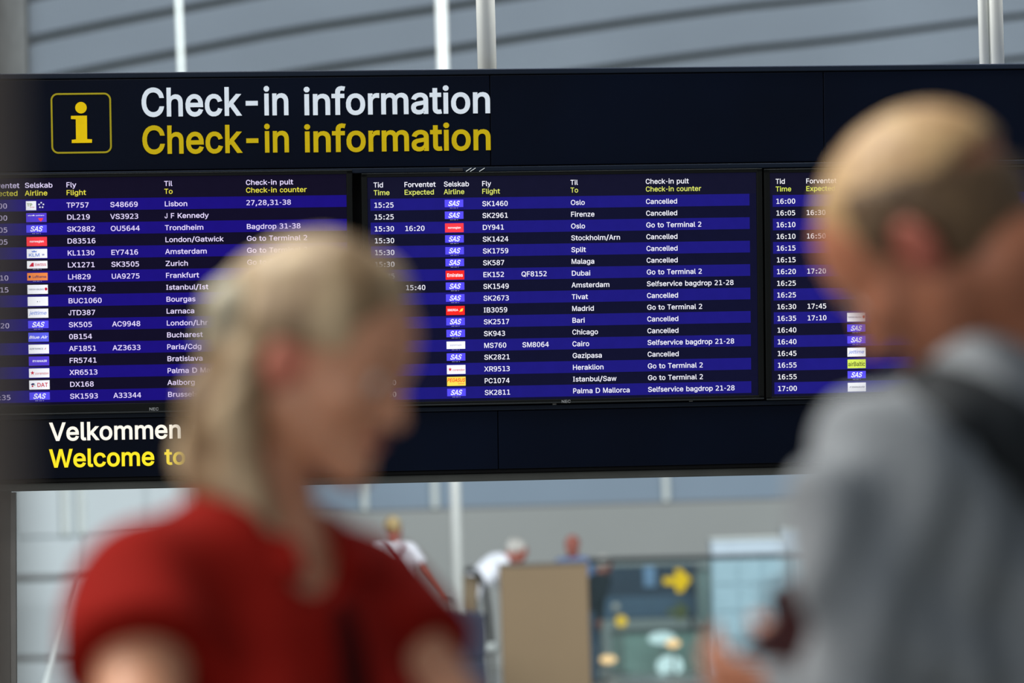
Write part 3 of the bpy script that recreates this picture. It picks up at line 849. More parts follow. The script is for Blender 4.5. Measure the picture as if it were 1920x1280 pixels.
# the far hall: ribbed panels that sweep upward in long curved courses
YW = 46.0


def ribbed(name, rgb):
    m = bpy.data.materials.new(name)
    m.use_nodes = True
    nt = m.node_tree
    b = nt.nodes['Principled BSDF']
    b.inputs['Roughness'].default_value = .55
    b.inputs['Metallic'].default_value = .15
    tc = nt.nodes.new('ShaderNodeTexCoord')
    w = nt.nodes.new('ShaderNodeTexWave')
    w.wave_type = 'BANDS'
    w.bands_direction = 'X'
    w.inputs['Scale'].default_value = 7.5
    w.inputs['Distortion'].default_value = .4
    mp = nt.nodes.new('ShaderNodeMapping')
    mp.inputs['Rotation'].default_value = (0, math.radians(9), 0)
    nt.links.new(tc.outputs['Object'], mp.inputs['Vector'])
    nt.links.new(mp.outputs['Vector'], w.inputs['Vector'])
    n = nt.nodes.new('ShaderNodeTexNoise')
    n.inputs['Scale'].default_value = .35
    nt.links.new(tc.outputs['Object'], n.inputs['Vector'])
    c = srgb(*rgb)
    r = nt.nodes.new('ShaderNodeValToRGB')
    r.color_ramp.elements[0].position = .35
    r.color_ramp.elements[1].position = .65
    r.color_ramp.elements[0].color = tuple(x * .93 for x in c[:3]) + (1,)
    r.color_ramp.elements[1].color = tuple(x * 1.07 for x in c[:3]) + (1,)
    nt.links.new(n.outputs['Fac'], r.inputs['Fac'])
    nt.links.new(r.outputs['Color'], b.inputs['Base Color'])
    bp = nt.nodes.new('ShaderNodeBump')
    bp.inputs['Strength'].default_value = .8
    bp.inputs['Distance'].default_value = .02
    nt.links.new(w.outputs['Fac'], bp.inputs['Height'])
    nt.links.new(bp.outputs['Normal'], b.inputs['Normal'])
    return m


M_rib = ribbed('ribbed blue grey panel', (150, 160, 170))
_gx = [-1500, -400, -100, 150, 330, 550, 820, 960, 1210, 1385, 1560, 1910, 2300]
_gy = [420, 258, 190, 135, 100, 57, 17, -6, -43, -66, -83, -130, -168]
gfun = lambda x: float(np.interp(x, _gx, _gy))


def wp(x, y, Y):
    return at(x, y, Y)


a0, a1 = wp(-1500, 0, YW), wp(3000, 0, YW)
back = structure(MB().box(a0[0], a1[0], YW, YW + .3, 0, 14).build('wall_back', M_dark_gap))
for k in range(-9, 14):
    xs = np.linspace(-1490, 2990, 46)
    vs = []
    for dpt in (-.14, 0.0):
        for x in xs:
            half = 7.5 if x < 1000 else 7.5 - 2.5 * (x - 1000) / 1300
            vs.append(wp(x, gfun(x) + 80 * k + half, YW + dpt))
            vs.append(wp(x, gfun(x) + 80 * (k + 1) - half, YW + dpt))
    n = len(xs)
    fs = []
    for i in range(n - 1):
        a, b, c, d = 2 * i, 2 * i + 1, 2 * i + 3, 2 * i + 2
        fs.append((a, b, c, d))
        A = 2 * n
        fs.append((a + A, d + A, c + A, b + A))
        fs.append((a, d, d + A, a + A))
        fs.append((b, b + A, c + A, c))
    fs += [(0, 2 * n, 2 * n + 1, 1), (2 * n - 2, 2 * n - 1, 4 * n - 1, 4 * n - 2)]
    MB().add(vs, fs).build('wall_panel', M_rib, back, False)

# lower band: fascia and plain wall below it
p0, p1 = wp(-1500, 905, 45.3), wp(3000, 905, 45.3)
zb = lambda py: wp(960, py, 45.3)[2]
fas = structure(MB().box(p0[0], p1[0], 45.2, 45.5, zb(953), zb(800), .01).build('trim_1', M_band))
structure(MB().box(p0[0], p1[0], 45.1, 45.2, zb(956), zb(948)).build('trim_2', M_grey))
structure(MB().box(p0[0], p1[0], 45.0, 45.6, 0, zb(953)).build('wall_lower', M_wall))
for px in (815, 683, 1250):
    c = wp(px, 930, 45)
    MB().box(c[0] - .04, c[0] + .04, 45.1, 45.2, zb(953), zb(800), .01).build('mullion', M_white, fas)
# white clad wall at the left
p1 = wp(470, 905, 42)
p0 = wp(-420, 905, 42)
zl = lambda py, Y=42: wp(150, py, Y)[2]
lw = structure(MB().box(p0[0], p1[0], 42, 42.3, 0, 4.5).build('wall_left', M_wallw))
for (xa, xb, ya, yb) in [(-400, 25, 800, 1003), (31, 115, 800, 1003), (128, 143, 800, 1003), (160, 272, 800, 1003), (278, 470, 800, 1003),
                         (-400, 155, 1008, 1083), (160, 470, 1008, 1083), (-400, 155, 1092, 1230), (160, 470, 1092, 1230), (-400, 155, 1238, 1290), (160, 470, 1238, 1290)]:
    A, B = wp(xa, 1000, 42), wp(xb, 1000, 42)
    MB().box(A[0], B[0], 41.96, 42, zl(yb), zl(ya), .008).build('wall_panel', M_wallw, lw)
for px in (121, 152):
    c = wp(px, 950, 41.9)
    MB().box(c[0] - .035, c[0] + .035, 41.9, 41.97, zl(1003), zl(800), .008).build('mullion', M_white, lw)

# handrails in front of the white wall
t = empty('handrail', (wp(95, 1087, 41)[0], 41, 0))
L0 = np.array(t.location)
a, b = wp(-120, 1087, 41) - L0, wp(230, 1080, 41) - L0
MB().tube([a, b], .034, 12).build('rail', M_grey, t, True)
a, b = wp(-120, 1237, 41) - L0, wp(230, 1231, 41) - L0
MB().tube([a, b], .03, 12).build('lower_rail', M_grey, t, True)
for px in (-100, 210):
    a = wp(px, 1084, 41) - L0
    MB().tube([(a[0], 0, 0), (a[0], 0, a[2])], .025, 10).build('post', M_grey, t, True)
tag(t, 'grey steel handrail with a lower rail before the white panelled wall', 'handrail')
t = empty('leaning_pole', tuple(at(62, 1350, 22)))
L0 = np.array(t.location)
gtop = at(150, 1085, 36)
gdir = (gtop - L0)
k0 = -L0[2] / gdir[2]
MB().tube([gdir * k0, gdir * 1.03], [.025, .019], 12).build('tube', M_white, t, True)
MB().ball(gdir * 1.035, .026, 12).build('end_cap', M_grey, t, True)
tag(t, 'thin white pole slanting up beside the woman in red', 'pole')

# big grey column behind the sign at the top left
e0 = wp(47, 60, 45.6)
st = structure(MB().box(e0[0] - .85, e0[0], 45.6, YW - .1, zb(700), 9, .02).build('trim_3', mat('grey pilaster paint', (132, 134, 132), .7)))

# ------------------------------------------------------------ white masts behind the sign
def mast(px0, py0, px1, py1, Y, r, label, doubled=False, m=None):
    a, b = at(px0, py0, Y), at(px1, py1, Y)
    t = empty('steel_mast', (a[0], a[1], 0))
    L = np.array(t.location)
    d = (b - a) / (b[2] - a[2])
    q0 = a - d * a[2]
    q1 = a + d * (9.5 - a[2])
    MB().tube([q0 - L, q1 - L], r, 16).build('pole', m or M_white, t, True)
    MB().tube([q0 - L, q0 - L + np.array([0, 0, .03])], r * 2.2, 16).build('base_plate', M_grey, t, True)
    if doubled:
        o = np.array([r * 1.75, -.02, 0])
        MB().tube([q0 - L + o, q1 - L + o], r * .95, 16).build('pole', M_white, t, True)
    tag(t, label, 'mast')
    return t


mast(335, 0, 340, 135, 31, .024, 'thin white mast above the word Check-in on the sign')
mast(828, 30, 857, 1030, 35.2, .046, 'white mast rising between blonde traveller and bending man', m=M_tube)

# ------------------------------------------------------------ the sign: pose of its face plane
TZ = 11.666977597563589
rx, ry, rz = [math.radians(x) for x in (2.69132555, -6.24153479, -1.01826969)]


def rot3(rx, ry, rz):
    cx, sx, cy, sy, cz, sz = math.cos(rx), math.sin(rx), math.cos(ry), math.sin(ry), math.cos(rz), math.sin(rz)
    X = np.array([[1, 0, 0], [0, cx, -sx], [0, sx, cx]])
    Y = np.array([[cy, 0, sy], [0, 1, 0], [-sy, 0, cy]])
    Z = np.array([[cz, -sz, 0], [sz, cz, 0], [0, 0, 1]])
    return Z @ Y @ X


RS = rot3(rx, ry, rz)
O_S = CAM + CAMBASIS @ np.array([0, 0, TZ])
B_S = CAMBASIS @ RS
SIGN = Matrix(((B_S[0, 0], B_S[0, 2], -B_S[0, 1], O_S[0]), (B_S[1, 0], B_S[1, 2], -B_S[1, 1], O_S[1]),
               (B_S[2, 0], B_S[2, 2], -B_S[2, 1], O_S[2]), (0, 0, 0, 1)))


def uv(px, py):
    """sign plane coordinates (x right, z up) under a pixel"""
    d = np.array([(px - 960) / F, (py - 640) / F, 1.0])
    A = np.column_stack([RS[:, 0], RS[:, 1], -d])
    s = np.linalg.solve(A, -np.array([0, 0, TZ]))
    return s[0], -s[1]


sign = empty('information_sign', matrix=SIGN)
tag(sign, 'long midnight blue overhead check-in sign with white and yellow lettering', 'sign')

uL = uv(-420, 500)[0]
uR = uv(2420, 500)[0]
zTop = (uv(100, 139)[1] + uv(1500, 121)[1]) / 2
zTrim = zTop - .017
zHB = (uv(200, 318)[1] + uv(1300, 307)[1]) / 2      # bottom of the header panels
zST = uv(700, 325)[1]
zLT = (uv(900, 760)[1] + uv(1400, 753)[1]) / 2      # top of the lower panels
zLB = (uv(750, 889)[1] + uv(1450, 878)[1]) / 2
zBeam = (uv(700, 907)[1] + uv(1450, 893)[1]) / 2
MB().box(uL, uR, .012, .30, zTrim, zTop, .003).build('top_trim', M_navy_trim, sign)
seams = [uL, uv(920, 200)[0], uv(1546, 200)[0], uR]
for i in range(3):
    MB().box(seams[i] + .0012, seams[i + 1] - .0012, 0.015, .04, zHB, zTrim - .003, .0015).build('header_panel', M_navy, sign)
MB().box(uL, uR, .03, .28, zHB - .004, zTop - .012).build('header_housing', M_black, sign)
MB().box(uL, uR, .006, .05, zHB - .018, zHB - .003, .002).build('lower_header_trim', M_navy_trim, sign)
MB().box(uL, uR, .060, .24, zLB, zHB).build('screen_backing', M_black, sign)
seams = [uL, uv(935, 820)[0], uR]
for i in range(2):
    MB().box(seams[i] + .0012, seams[i + 1] - .0012, 0.015, .06, zLB + .012, zLT - .016, .0015).build('lower_panel', M_navy, sign)
MB().box(uL, uR, .008, .06, zLT - .014, zLT, .002).build('upper_strip', M_navy_trim, sign)
MB().box(uL, uR, .02, .26, zLB, zLB + .011, .002).build('bottom_strip', M_black, sign)
MB().box(uL, uR, .03, .20, zBeam, zLB - .002, .003).build('support_beam', mat('dark grey beam paint', (66, 68, 66), .6, spec=.15), sign)
# leg at the left end, plumb tubes above
ul = uv(14, 925)[0]
invB = np.linalg.inv(np.array(SIGN.to_3x3()))


def in_sign(p):
    return np.array(SIGN.inverted() @ Vector(p))


for (pxa, pxb, w, nm, m) in ((0, 19, 0, 'support_leg', M_grey), (19.5, 28.5, 0, 'leg_edge_strip', mat('light aluminium edge', (138, 138, 136), .45, .4))):
    A, B = at(pxa - (60 if nm == 'support_leg' else 0), 930, 11.80), at(pxb, 930, 11.80)
    A2, B2 = at(pxa - (60 if nm == 'support_leg' else 0), 1280, 11.80), at(pxb + 1.5, 1280, 11.80)
    vs = []
    for (p, q) in ((A, A2), (B, B2)):
        sl = (q - p) / (q[2] - p[2])
        for z in (A[2] + .012, 0.0):
            x = p + sl * (z - p[2])
            for dy in (0, .03):
                vs.append(in_sign((x[0], 11.80 + dy, z)))
    # order: A-top(2), A-bottom(2), B-top(2), B-bottom(2)
    fs = [(0, 2, 6, 4), (1, 5, 7, 3), (0, 1, 3, 2), (4, 6, 7, 5), (0, 4, 5, 1), (2, 3, 7, 6)]
    MB().add(vs, fs).build(nm, m, sign)
for (pxa, pxb, y0) in ((892, 928, 0), (1833, 1853, 0), (1852, 1880, 0)):
    Y = 11.95
    c = at((pxa + pxb) / 2, 0, Y)
    c2 = at((pxa + pxb) / 2 + 3.5, 128, Y)
    r = (pxb - pxa) / 2 * Y / F
    sl = (c2 - c) / (c2[2] - c[2])
    top = c + sl * (7.5 - c[2])
    bot = c + sl * (c2[2] - .12 - c[2])
    MB().tube([in_sign(bot), in_sign(top)], r, 20).build('suspension_tube', M_tube, sign, True)

M_hw = emis('header white letters', (206, 216, 226), .92)
M_hy = emis('header yellow letters', (186, 162, 18), .92)
M_lw = emis('welcome white letters', (255, 246, 232), 1.0)
M_ly = emis('welcome yellow letters', (255, 226, 40), 1.0)
M_iy = emis('information symbol yellow', (212, 180, 12), .95)
M_ib = emis('symbol outline yellow', (150, 138, 30), .9)


def sign_text(s, xa, xb, ycap0, ycap1, xl, m, name, off=.02):
    """string spanning pixels xa..xb, cap top/bottom pixels measured at xl"""
    u0, z1 = uv(xl, ycap0)
    _, z0 = uv(xl, ycap1)
    ua = uv(xa, (ycap0 + ycap1) / 2)[0]
    ub = uv(xb, (ycap0 + ycap1) / 2)[0]
    em = (z1 - z0) / .727
    o = lettering(name, s, ua, (z0 + z1) / 2, em, m, sign, y=.0125, verdana=False, width=ub - ua, off=off, depth=.0015)
    return o


HDR_OFF = .022
sign_text('Check-in', 265.5, 541, 166, 217, 290, M_hw, 'heading_lettering', HDR_OFF)
sign_text('information', 570, 919.5, 164.0, 213, 700, M_hw, 'heading_lettering', HDR_OFF)
sign_text('Check-in', 267, 542, 237, 287, 290, M_hy, 'heading_lettering', HDR_OFF)
sign_text('information', 571, 920.5, 234.0, 282.5, 700, M_hy, 'heading_lettering', HDR_OFF)
sign_text('Velkommen', 92, 339, 792.5, 825, 150, M_lw, 'welcome_lettering', HDR_OFF)
sign_text('til', 362, 408, 791, 822, 370, M_lw, 'welcome_lettering', HDR_OFF)
sign_text('Welcome', 92, 289.5, 842.5, 875, 150, M_ly, 'welcome_lettering', HDR_OFF)
sign_text('to', 308.5, 347.5, 841, 870.5, 330, M_ly, 'welcome_lettering', HDR_OFF)

# the i symbol in its rounded frame
ua, za = uv(95.5, 231)
ub, _ = uv(209, 230)
_, zt = uv(152, 174)
_, zbm = uv(152, 287.5)
cu, cz = (ua + ub) / 2, (zt + zbm) / 2
hw, hh, rr, th = (ub - ua) / 2, (zt - zbm) / 2, .021, .0052
vs, fs = [], []
ring = []
for q in range(4):
    ax, az = [(1, 1), (-1, 1), (-1, -1), (1, -1)][q]
    for j in range(9):
        t_ = q * PI / 2 + j / 8 * PI / 2
        ring.append((ax, az, math.cos(t_), math.sin(t_)))
for (ax, az, c, s) in ring:
    for w in (0, th):
        vs.append((cu + ax * (hw - rr) + c * (rr - w), .0125, cz + az * (hh - rr) + s * (rr - w)))
n = len(ring)
for i in range(n):
    j = (i + 1) % n
    fs.append((2 * i, 2 * j, 2 * j + 1, 2 * i + 1))
o = MB().add(vs, fs).build('symbol_frame', M_ib, sign)
md = o.modifiers.new('thickness', 'SOLIDIFY')
md.thickness = .0015
iu = lambda px, py: uv(px, py)
poly = []
for (px, py) in [(133, 217), (163, 216.5), (163.5, 260.5), (172.5, 261), (172.5, 267.5), (134.5, 268), (134.5, 262), (142.5, 261), (142, 223.5), (133, 223)]:
    poly.append(iu(px, py))
MB().prism(poly, .0115, .013).build('symbol_letter', M_iy, sign)
c = iu(151.8, 201.7)
r = .0172
MB().prism([(c[0] + r * math.cos(2 * PI * i / 32), c[1] + r * math.sin(2 * PI * i / 32)) for i in range(32)], .0115, .013).build('symbol_dot', M_iy, sign)

# little clips and cable ties in the gap above the middle screen
M_tie = mat('white cable tie', (215, 220, 220), .4)
g0, g1 = uv(843, 317), uv(868, 322)
MB().box(g0[0], g1[0], .0, .03, g1[1] + .002, g0[1] + .002, .001).build('cable_entry', M_rubber, sign)
for px in (874, 882, 899):
    a, b = uv(px, 321.5), uv(px + 10, 315)
    MB().tube([(a[0], .004, a[1]), (b[0], .004, b[1])], .0012, 6).build('cable_tie', M_tie, sign)
for px, py in ((205, 771), (330, 768), (500, 765), (1040, 757), (1296, 751), (1560, 747)):
    c = uv(px, py)
    MB().box(c[0] - .006, c[0] + .006, .004, .012, c[1] - .003, c[1] + .004, .001).build('panel_clip', M_grey, sign)

# ------------------------------------------------------------ the three flight displays
PIT = .0358
V0 = [-0.43226653, -0.41942749, -0.41428962]
ROT = [math.radians(x) for x in (-0.00370925, 0, -0.00610516)]
SCR = [  # outer pixel edges, band edges, hscale
    dict(x0=uv(-130, 540)[0], x1=uv(663, 540)[0], top=uv(440, 321)[1], bot=uv(240, 774)[1], b0=uv(-100, 540)[0], b1=uv(655, 500)[0], hs=1.072,
         cols=dict(e=-1.3362 - .252, lg=-1.4575, fly=-1.3362, c2=uv(207, 383)[0], to=-1.044, p=-.7993)),
    dict(x0=uv(680, 540)[0], x1=uv(1430, 540)[0], top=uv(700, 324.5)[1], bot=uv(900, 758.5)[1], b0=uv(694.5, 400)[0], b1=uv(1406, 500)[0], hs=1.0,
         cols=dict(t=-.4145, e=uv(759, 429)[0], lg=uv(833.5, 382)[0], fly=-.0857, c2=uv(977.5, 512)[0], to=.1845, p=.4151)),
    dict(x0=uv(1433.5, 540)[0], x1=uv(2186, 540)[0], top=uv(1440, 316.5)[1], bot=uv(1440, 750)[1], b0=uv(1448.5, 400)[0], b1=uv(2160, 500)[0], hs=1.0,
         cols=dict(t=.8159, e=.9097, lg=1.0339)),
]
SCR[0]['cols']['e'] = uv(-27, 385)[0]
# colours of the lit panels: the left one is a little more violet
tint = [dict(band=(24, 12, 118), row=(13, 9, 34), head=(15, 11, 32), w=(226, 214, 252), y=(224, 216, 70)),
        dict(band=(27, 23, 118), row=(14, 15, 42), head=(17, 17, 40), w=(240, 240, 252), y=(218, 226, 104)),
        dict(band=(29, 25, 122), row=(16, 16, 40), head=(19, 18, 38), w=(244, 244, 250), y=(220, 234, 90))]
for q, tt in enumerate(tint):
    nm = ('left', 'middle', 'right')[q]
    tt['m'] = {k: emis(nm + ' screen ' + k, tt[k], 1.0) for k in ('band', 'row', 'head', 'w', 'y')}
M_bez = mat('black screen bezel', (12, 14, 14), .5, spec=.12)
M_bezl = mat('bevelled bezel lip', (30, 34, 36), .4, spec=.3)

LC = {k: emis('logo ' + k, v) for k, v in dict(
    blue=(86, 76, 246), violet=(82, 60, 210), red=(250, 60, 72), red2=(245, 40, 36), white=(245, 246, 255), orange=(240, 136, 70),
    yellow=(250, 222, 84), lime=(212, 232, 92), dark=(24, 22, 34), crimson=(200, 30, 60), sky=(110, 140, 220), navy=(40, 40, 96),
    azure=(90, 96, 236), grey=(150, 150, 190), green=(120, 150, 60)).items()}


def star_poly(cx, cz, r, n=5, inner=.42, a0=PI / 2):
    return [(cx + (r if i % 2 == 0 else r * inner) * math.cos(a0 + i * PI / n), cz + (r if i % 2 == 0 else r * inner) * math.sin(a0 + i * PI / n)) for i in range(2 * n)]


def logo(par, kind, u, z, hs):
    W, H = .0592 * hs * .955, .0272
    full = kind not in ('sas', 'swiss', 'luft', 'egypt')
    zt = z + H / 2
    h = H if full else H * .83
    ybase, yt = -.0016, -.0022
    base = dict(sas='blue', nor='red', emi='red2', ibe='red2', white='white', klm='white', swiss='white', luft='orange', turk='white',
                blank='white', jet='white', blueair='azure', af='white', ryan='violet', cor='white', dat='white', peg='yellow',
                egypt='white', balt='lime', fin='white', tap='white', delta='violet')[kind]
    w0 = W * .5 if kind == 'tap' else W
    o = MB().prism([(u, zt - h), (u + w0, zt - h), (u + w0, zt), (u, zt)], ybase, 0).build('airline_logo', LC[base], par)

    def tx(s, cx, cz, em, c, width=None, off=.02, shear=0.0):
        lettering('logo_lettering', s, u + cx * W, zt - cz * H, em * H, LC[c], o, y=yt, off=off, align='C', serif=False,
                  verdana=False, width=None if width is None else width * W, shear=shear)

    def shape(poly, c):
        MB().prism([(u + a * W, zt - b * H) for a, b in poly], yt, yt + .0003).build('logo_mark', LC[c], o)
    if kind == 'sas':
        tx('SAS', .5, .42, .74, 'white', .58, .055, .30)
    if kind in ('sas', 'swiss', 'luft', 'egypt'):
        for a, b in ((.28, .34), (.36, .42), (.47, .52), (.54, .60), (.66, .70)):
            shape([(a, .90), (b, .90), (b, .96), (a, .96)], 'grey')
    if kind == 'nor':
        tx('norwegian', .5, .48, .30, 'white', .68, .03)
    if kind == 'emi':
        tx('Emirates', .5, .5, .50, 'white', .84, .035)
    if kind == 'ibe':
        tx('IBERIA', .36, .44, .32, 'white', .58, .045)
        shape([(.70, .66), (.80, .32), (.92, .26), (.88, .58)], 'yellow')
    if kind == 'klm':
        tx('KLM', .36, .66, .46, 'sky', .52, .03)
        shape([(.24, .36), (.24, .18), (.30, .26), (.36, .14), (.42, .26), (.48, .18), (.48, .36)], 'sky')
        shape([(.74, .56), (.86, .56), (.86, .70), (.76, .74)], 'grey')
    if kind == 'swiss':
        tx('SWISS', .66, .42, .34, 'crimson', .56, .03)
        shape([(.10, .62), (.24, .20), (.33, .20), (.33, .62)], 'crimson')
    if kind == 'luft':
        tx('Lufthansa', .60, .42, .36, 'navy', .66, .03)
        shape([(.12 + .06 * math.cos(i * PI / 6), .42 + .14 * math.sin(i * PI / 6)) for i in range(12)], 'navy')
    if kind == 'turk':
        tx('TURKISH AIRLINES', .42, .50, .22, 'navy', .76, .01)
        shape([(.91 + .07 * math.cos(i * PI / 6), .47 + .17 * math.sin(i * PI / 6)) for i in range(12)], 'crimson')
    if kind == 'blank':
        shape([(.46, .50), (.50, .50), (.50, .58), (.46, .58)], 'navy')
        shape([(.56, .58), (.60, .48), (.61, .52), (.58, .60)], 'grey')
    if kind == 'jet':
        tx('jettime', .5, .46, .52, 'sky', .84, .005, .25)
    if kind == 'blueair':
        tx('Blue Air', .5, .5, .40, 'white', .88, .04, .3)
    if kind == 'af':
        tx('AIRFRANCE', .38, .46, .24, 'navy', .68, .01)
        shape([(.78, .54), (.84, .36), (.86, .38), (.81, .56)], 'crimson')
    if kind == 'ryan':
        tx('RYANAIR', .54, .50, .30, 'white', .70, .03, .15)
    if kind == 'cor':
        tx('corendon', .63, .54, .32, 'crimson', .66, .015, .15)
        shape([((p[0]), (p[1])) for p in [(.17 + (.11 if i % 2 == 0 else .045) * math.cos(PI / 2 + i * PI / 5), .48 + (.26 if i % 2 == 0 else .10) * math.sin(-PI / 2 + i * PI / 5)) for i in range(10)]], 'crimson')
    if kind == 'dat':
        tx('DAT', .66, .50, .60, 'crimson', .52, .035)
        shape([(.08, .40), (.18, .28), (.28, .36), (.22, .50), (.12, .52)], 'navy')
        shape([(.12, .56), (.22, .54), (.18, .74), (.12, .68)], 'crimson')
        shape([(.23, .52), (.30, .44), (.28, .60)], 'green')
    if kind == 'peg':
        tx('PEGASUS', .5, .36, .54, 'red2', .94, .02, .2)
        tx('airlines', .76, .76, .2, 'red', .34, .01)
    if kind == 'egypt':
        tx('EGYPTAIR', .5, .42, .22, 'grey', .60, .01, .2)
    if kind == 'balt':
        tx('airBaltic', .5, .52, .64, 'dark', .92, .0)
    if kind == 'fin':
        tx('FINNAIR', .52, .50, .24, 'navy', .82, .015, .4)
    if kind == 'tap':
        tx('TP', .36 * .5, .42, .44, 'green', .26, .03)
        tx('portugal', .5 * .62, .66, .16, 'crimson', .22, .01)
        q = MB()
        for i in range(5):
            a = PI / 2 + i * 2 * PI / 5
            q.prism(star_poly(u + W * .75 + .0068 * math.cos(a), zt - H * .46 + .0074 * math.sin(a), .0034), yt, yt + .0003)
        q.build('logo_mark', LC['white'], o)
    if kind == 'delta':
        tx('atlantic', .25, .26, .17, 'white', .34, .01)
        tx('partners', .68, .26, .17, 'white', .40, .01)
        shape([(.32, .30), (.37, .16), (.42, .30)], 'white')
        shape([(.58, .56), (.84, .56), (.80, .72), (.72, .96), (.64, .80)], 'red')
    return o


ROWS = [
    dict(head=dict(e=('Forventet', 'Expected'), lg=('Selskab', 'Airline'), fly=('Fly', 'Flight'), to=('Til', 'To'), p=('Check-in pult', 'Check-in counter')),
         e={0: '15:00', 1: '15:00', 2: '15:05', 3: '15:05', 6: '15:10', 7: '15:15', 10: '15:20', 16: '15:35'},
         lg=['tap', 'delta', 'sas', 'nor', 'klm', 'swiss', 'luft', 'turk', 'blank', 'jet', 'sas', 'blueair', 'af', 'ryan', 'cor', 'dat', 'sas'],
         fly=['TP757', 'DL219', 'SK2882', 'D83516', 'KL1130', 'LX1271', 'LH829', 'TK1782', 'BUC1060', 'JTD387', 'SK505', '0B154', 'AF1851', 'FR5741', 'XR6513', 'DX168', 'SK1593'],
         c2={0: 'S48669', 1: 'VS3923', 2: 'OU5644', 4: 'EY7416', 5: 'SK3505', 6: 'UA9275', 10: 'AC9948', 12: 'AZ3633', 16: 'A33344'},
         to=['Lisbon', 'J F Kennedy', 'Trondheim', 'London/Gatwick', 'Amsterdam', 'Zurich', 'Frankfurt', 'Istanbul/Ist', 'Bourgas', 'Larnaca', 'London/Lhr', 'Bucharest', 'Paris/Cdg', 'Bratislava', 'Palma D Mallorca', 'Aalborg', 'Brussels'],
         p={0: '27,28,31-38', 2: 'Bagdrop 31-38', 3: 'Go to Terminal 2', 4: 'Go to Terminal 2', 5: 'Go to Terminal 2', 6: 'Go to Terminal 2', 7: 'Go to Terminal 2'}),
    dict(head=dict(t=('Tid', 'Time'), e=('Forventet', 'Expected'), lg=('Selskab', 'Airline'), fly=('Fly', 'Flight'), to=('Til', 'To'), p=('Check-in pult', 'Check-in counter')),
         t={0: '15:25', 1: '15:25', 2: '15:30', 3: '15:30', 4: '15:30', 5: '15:30', 6: '15:35', 7: '15:35', 15: '15:50', 16: '15:50'},
         e={2: '16:20', 7: '15:40'},
         lg=['sas', 'sas', 'nor', 'sas', 'sas', 'sas', 'emi', 'sas', 'sas', 'ibe', 'sas', 'sas', 'egypt', 'sas', 'cor', 'peg', 'sas'],
         fly=['SK1460', 'SK2961', 'DY941', 'SK1424', 'SK1759', 'SK587', 'EK152', 'SK1549', 'SK2673', 'IB3059', 'SK2517', 'SK943', 'MS760', 'SK2821', 'XR9513', 'PC1074', 'SK2811'],
         c2={6: 'QF8152', 12: 'SM8064'},
         to=['Oslo', 'Firenze', 'Oslo', 'Stockholm/Arn', 'Split', 'Malaga', 'Dubai', 'Amsterdam', 'Tivat', 'Madrid', 'Bari', 'Chicago', 'Cairo', 'Gazipasa', 'Heraklion', 'Istanbul/Saw', 'Palma D Mallorca'],
         p=['Cancelled', 'Cancelled', 'Go to Terminal 2', 'Cancelled', 'Cancelled', 'Cancelled', 'Go to Terminal 2', 'Selfservice bagdrop 21-28', 'Cancelled', 'Go to Terminal 2', 'Cancelled', 'Cancelled', 'Selfservice bagdrop 21-28', 'Cancelled', 'Go to Terminal 2', 'Go to Terminal 2', 'Selfservice bagdrop 21-28']),
    dict(head=dict(t=('Tid', 'Time'), e=('Forventet', 'Expected')),
         t=['16:00', '16:05', '16:10', '16:10', '16:15', '16:15', '16:20', '16:25', '16:25', '16:30', '16:35', '16:40', '16:40', '16:45', '16:55', '16:55', '17:00'],
         e={1: '16:30', 3: '16:50', 6: '17:20', 9: '17:45', 10: '17:10'},
         lg={10: 'turk', 11: 'sas', 12: 'sas', 13: 'jet', 14: 'balt', 15: 'sas', 16: 'fin'}),
]
LBL = ['flight display screen at left, rows from Lisbon down to Brussels',
       'middle flight display screen, rows from Oslo down to Palma D Mallorca',
       'flight display screen at right, partly hidden behind the man in grey']
EM = .0203
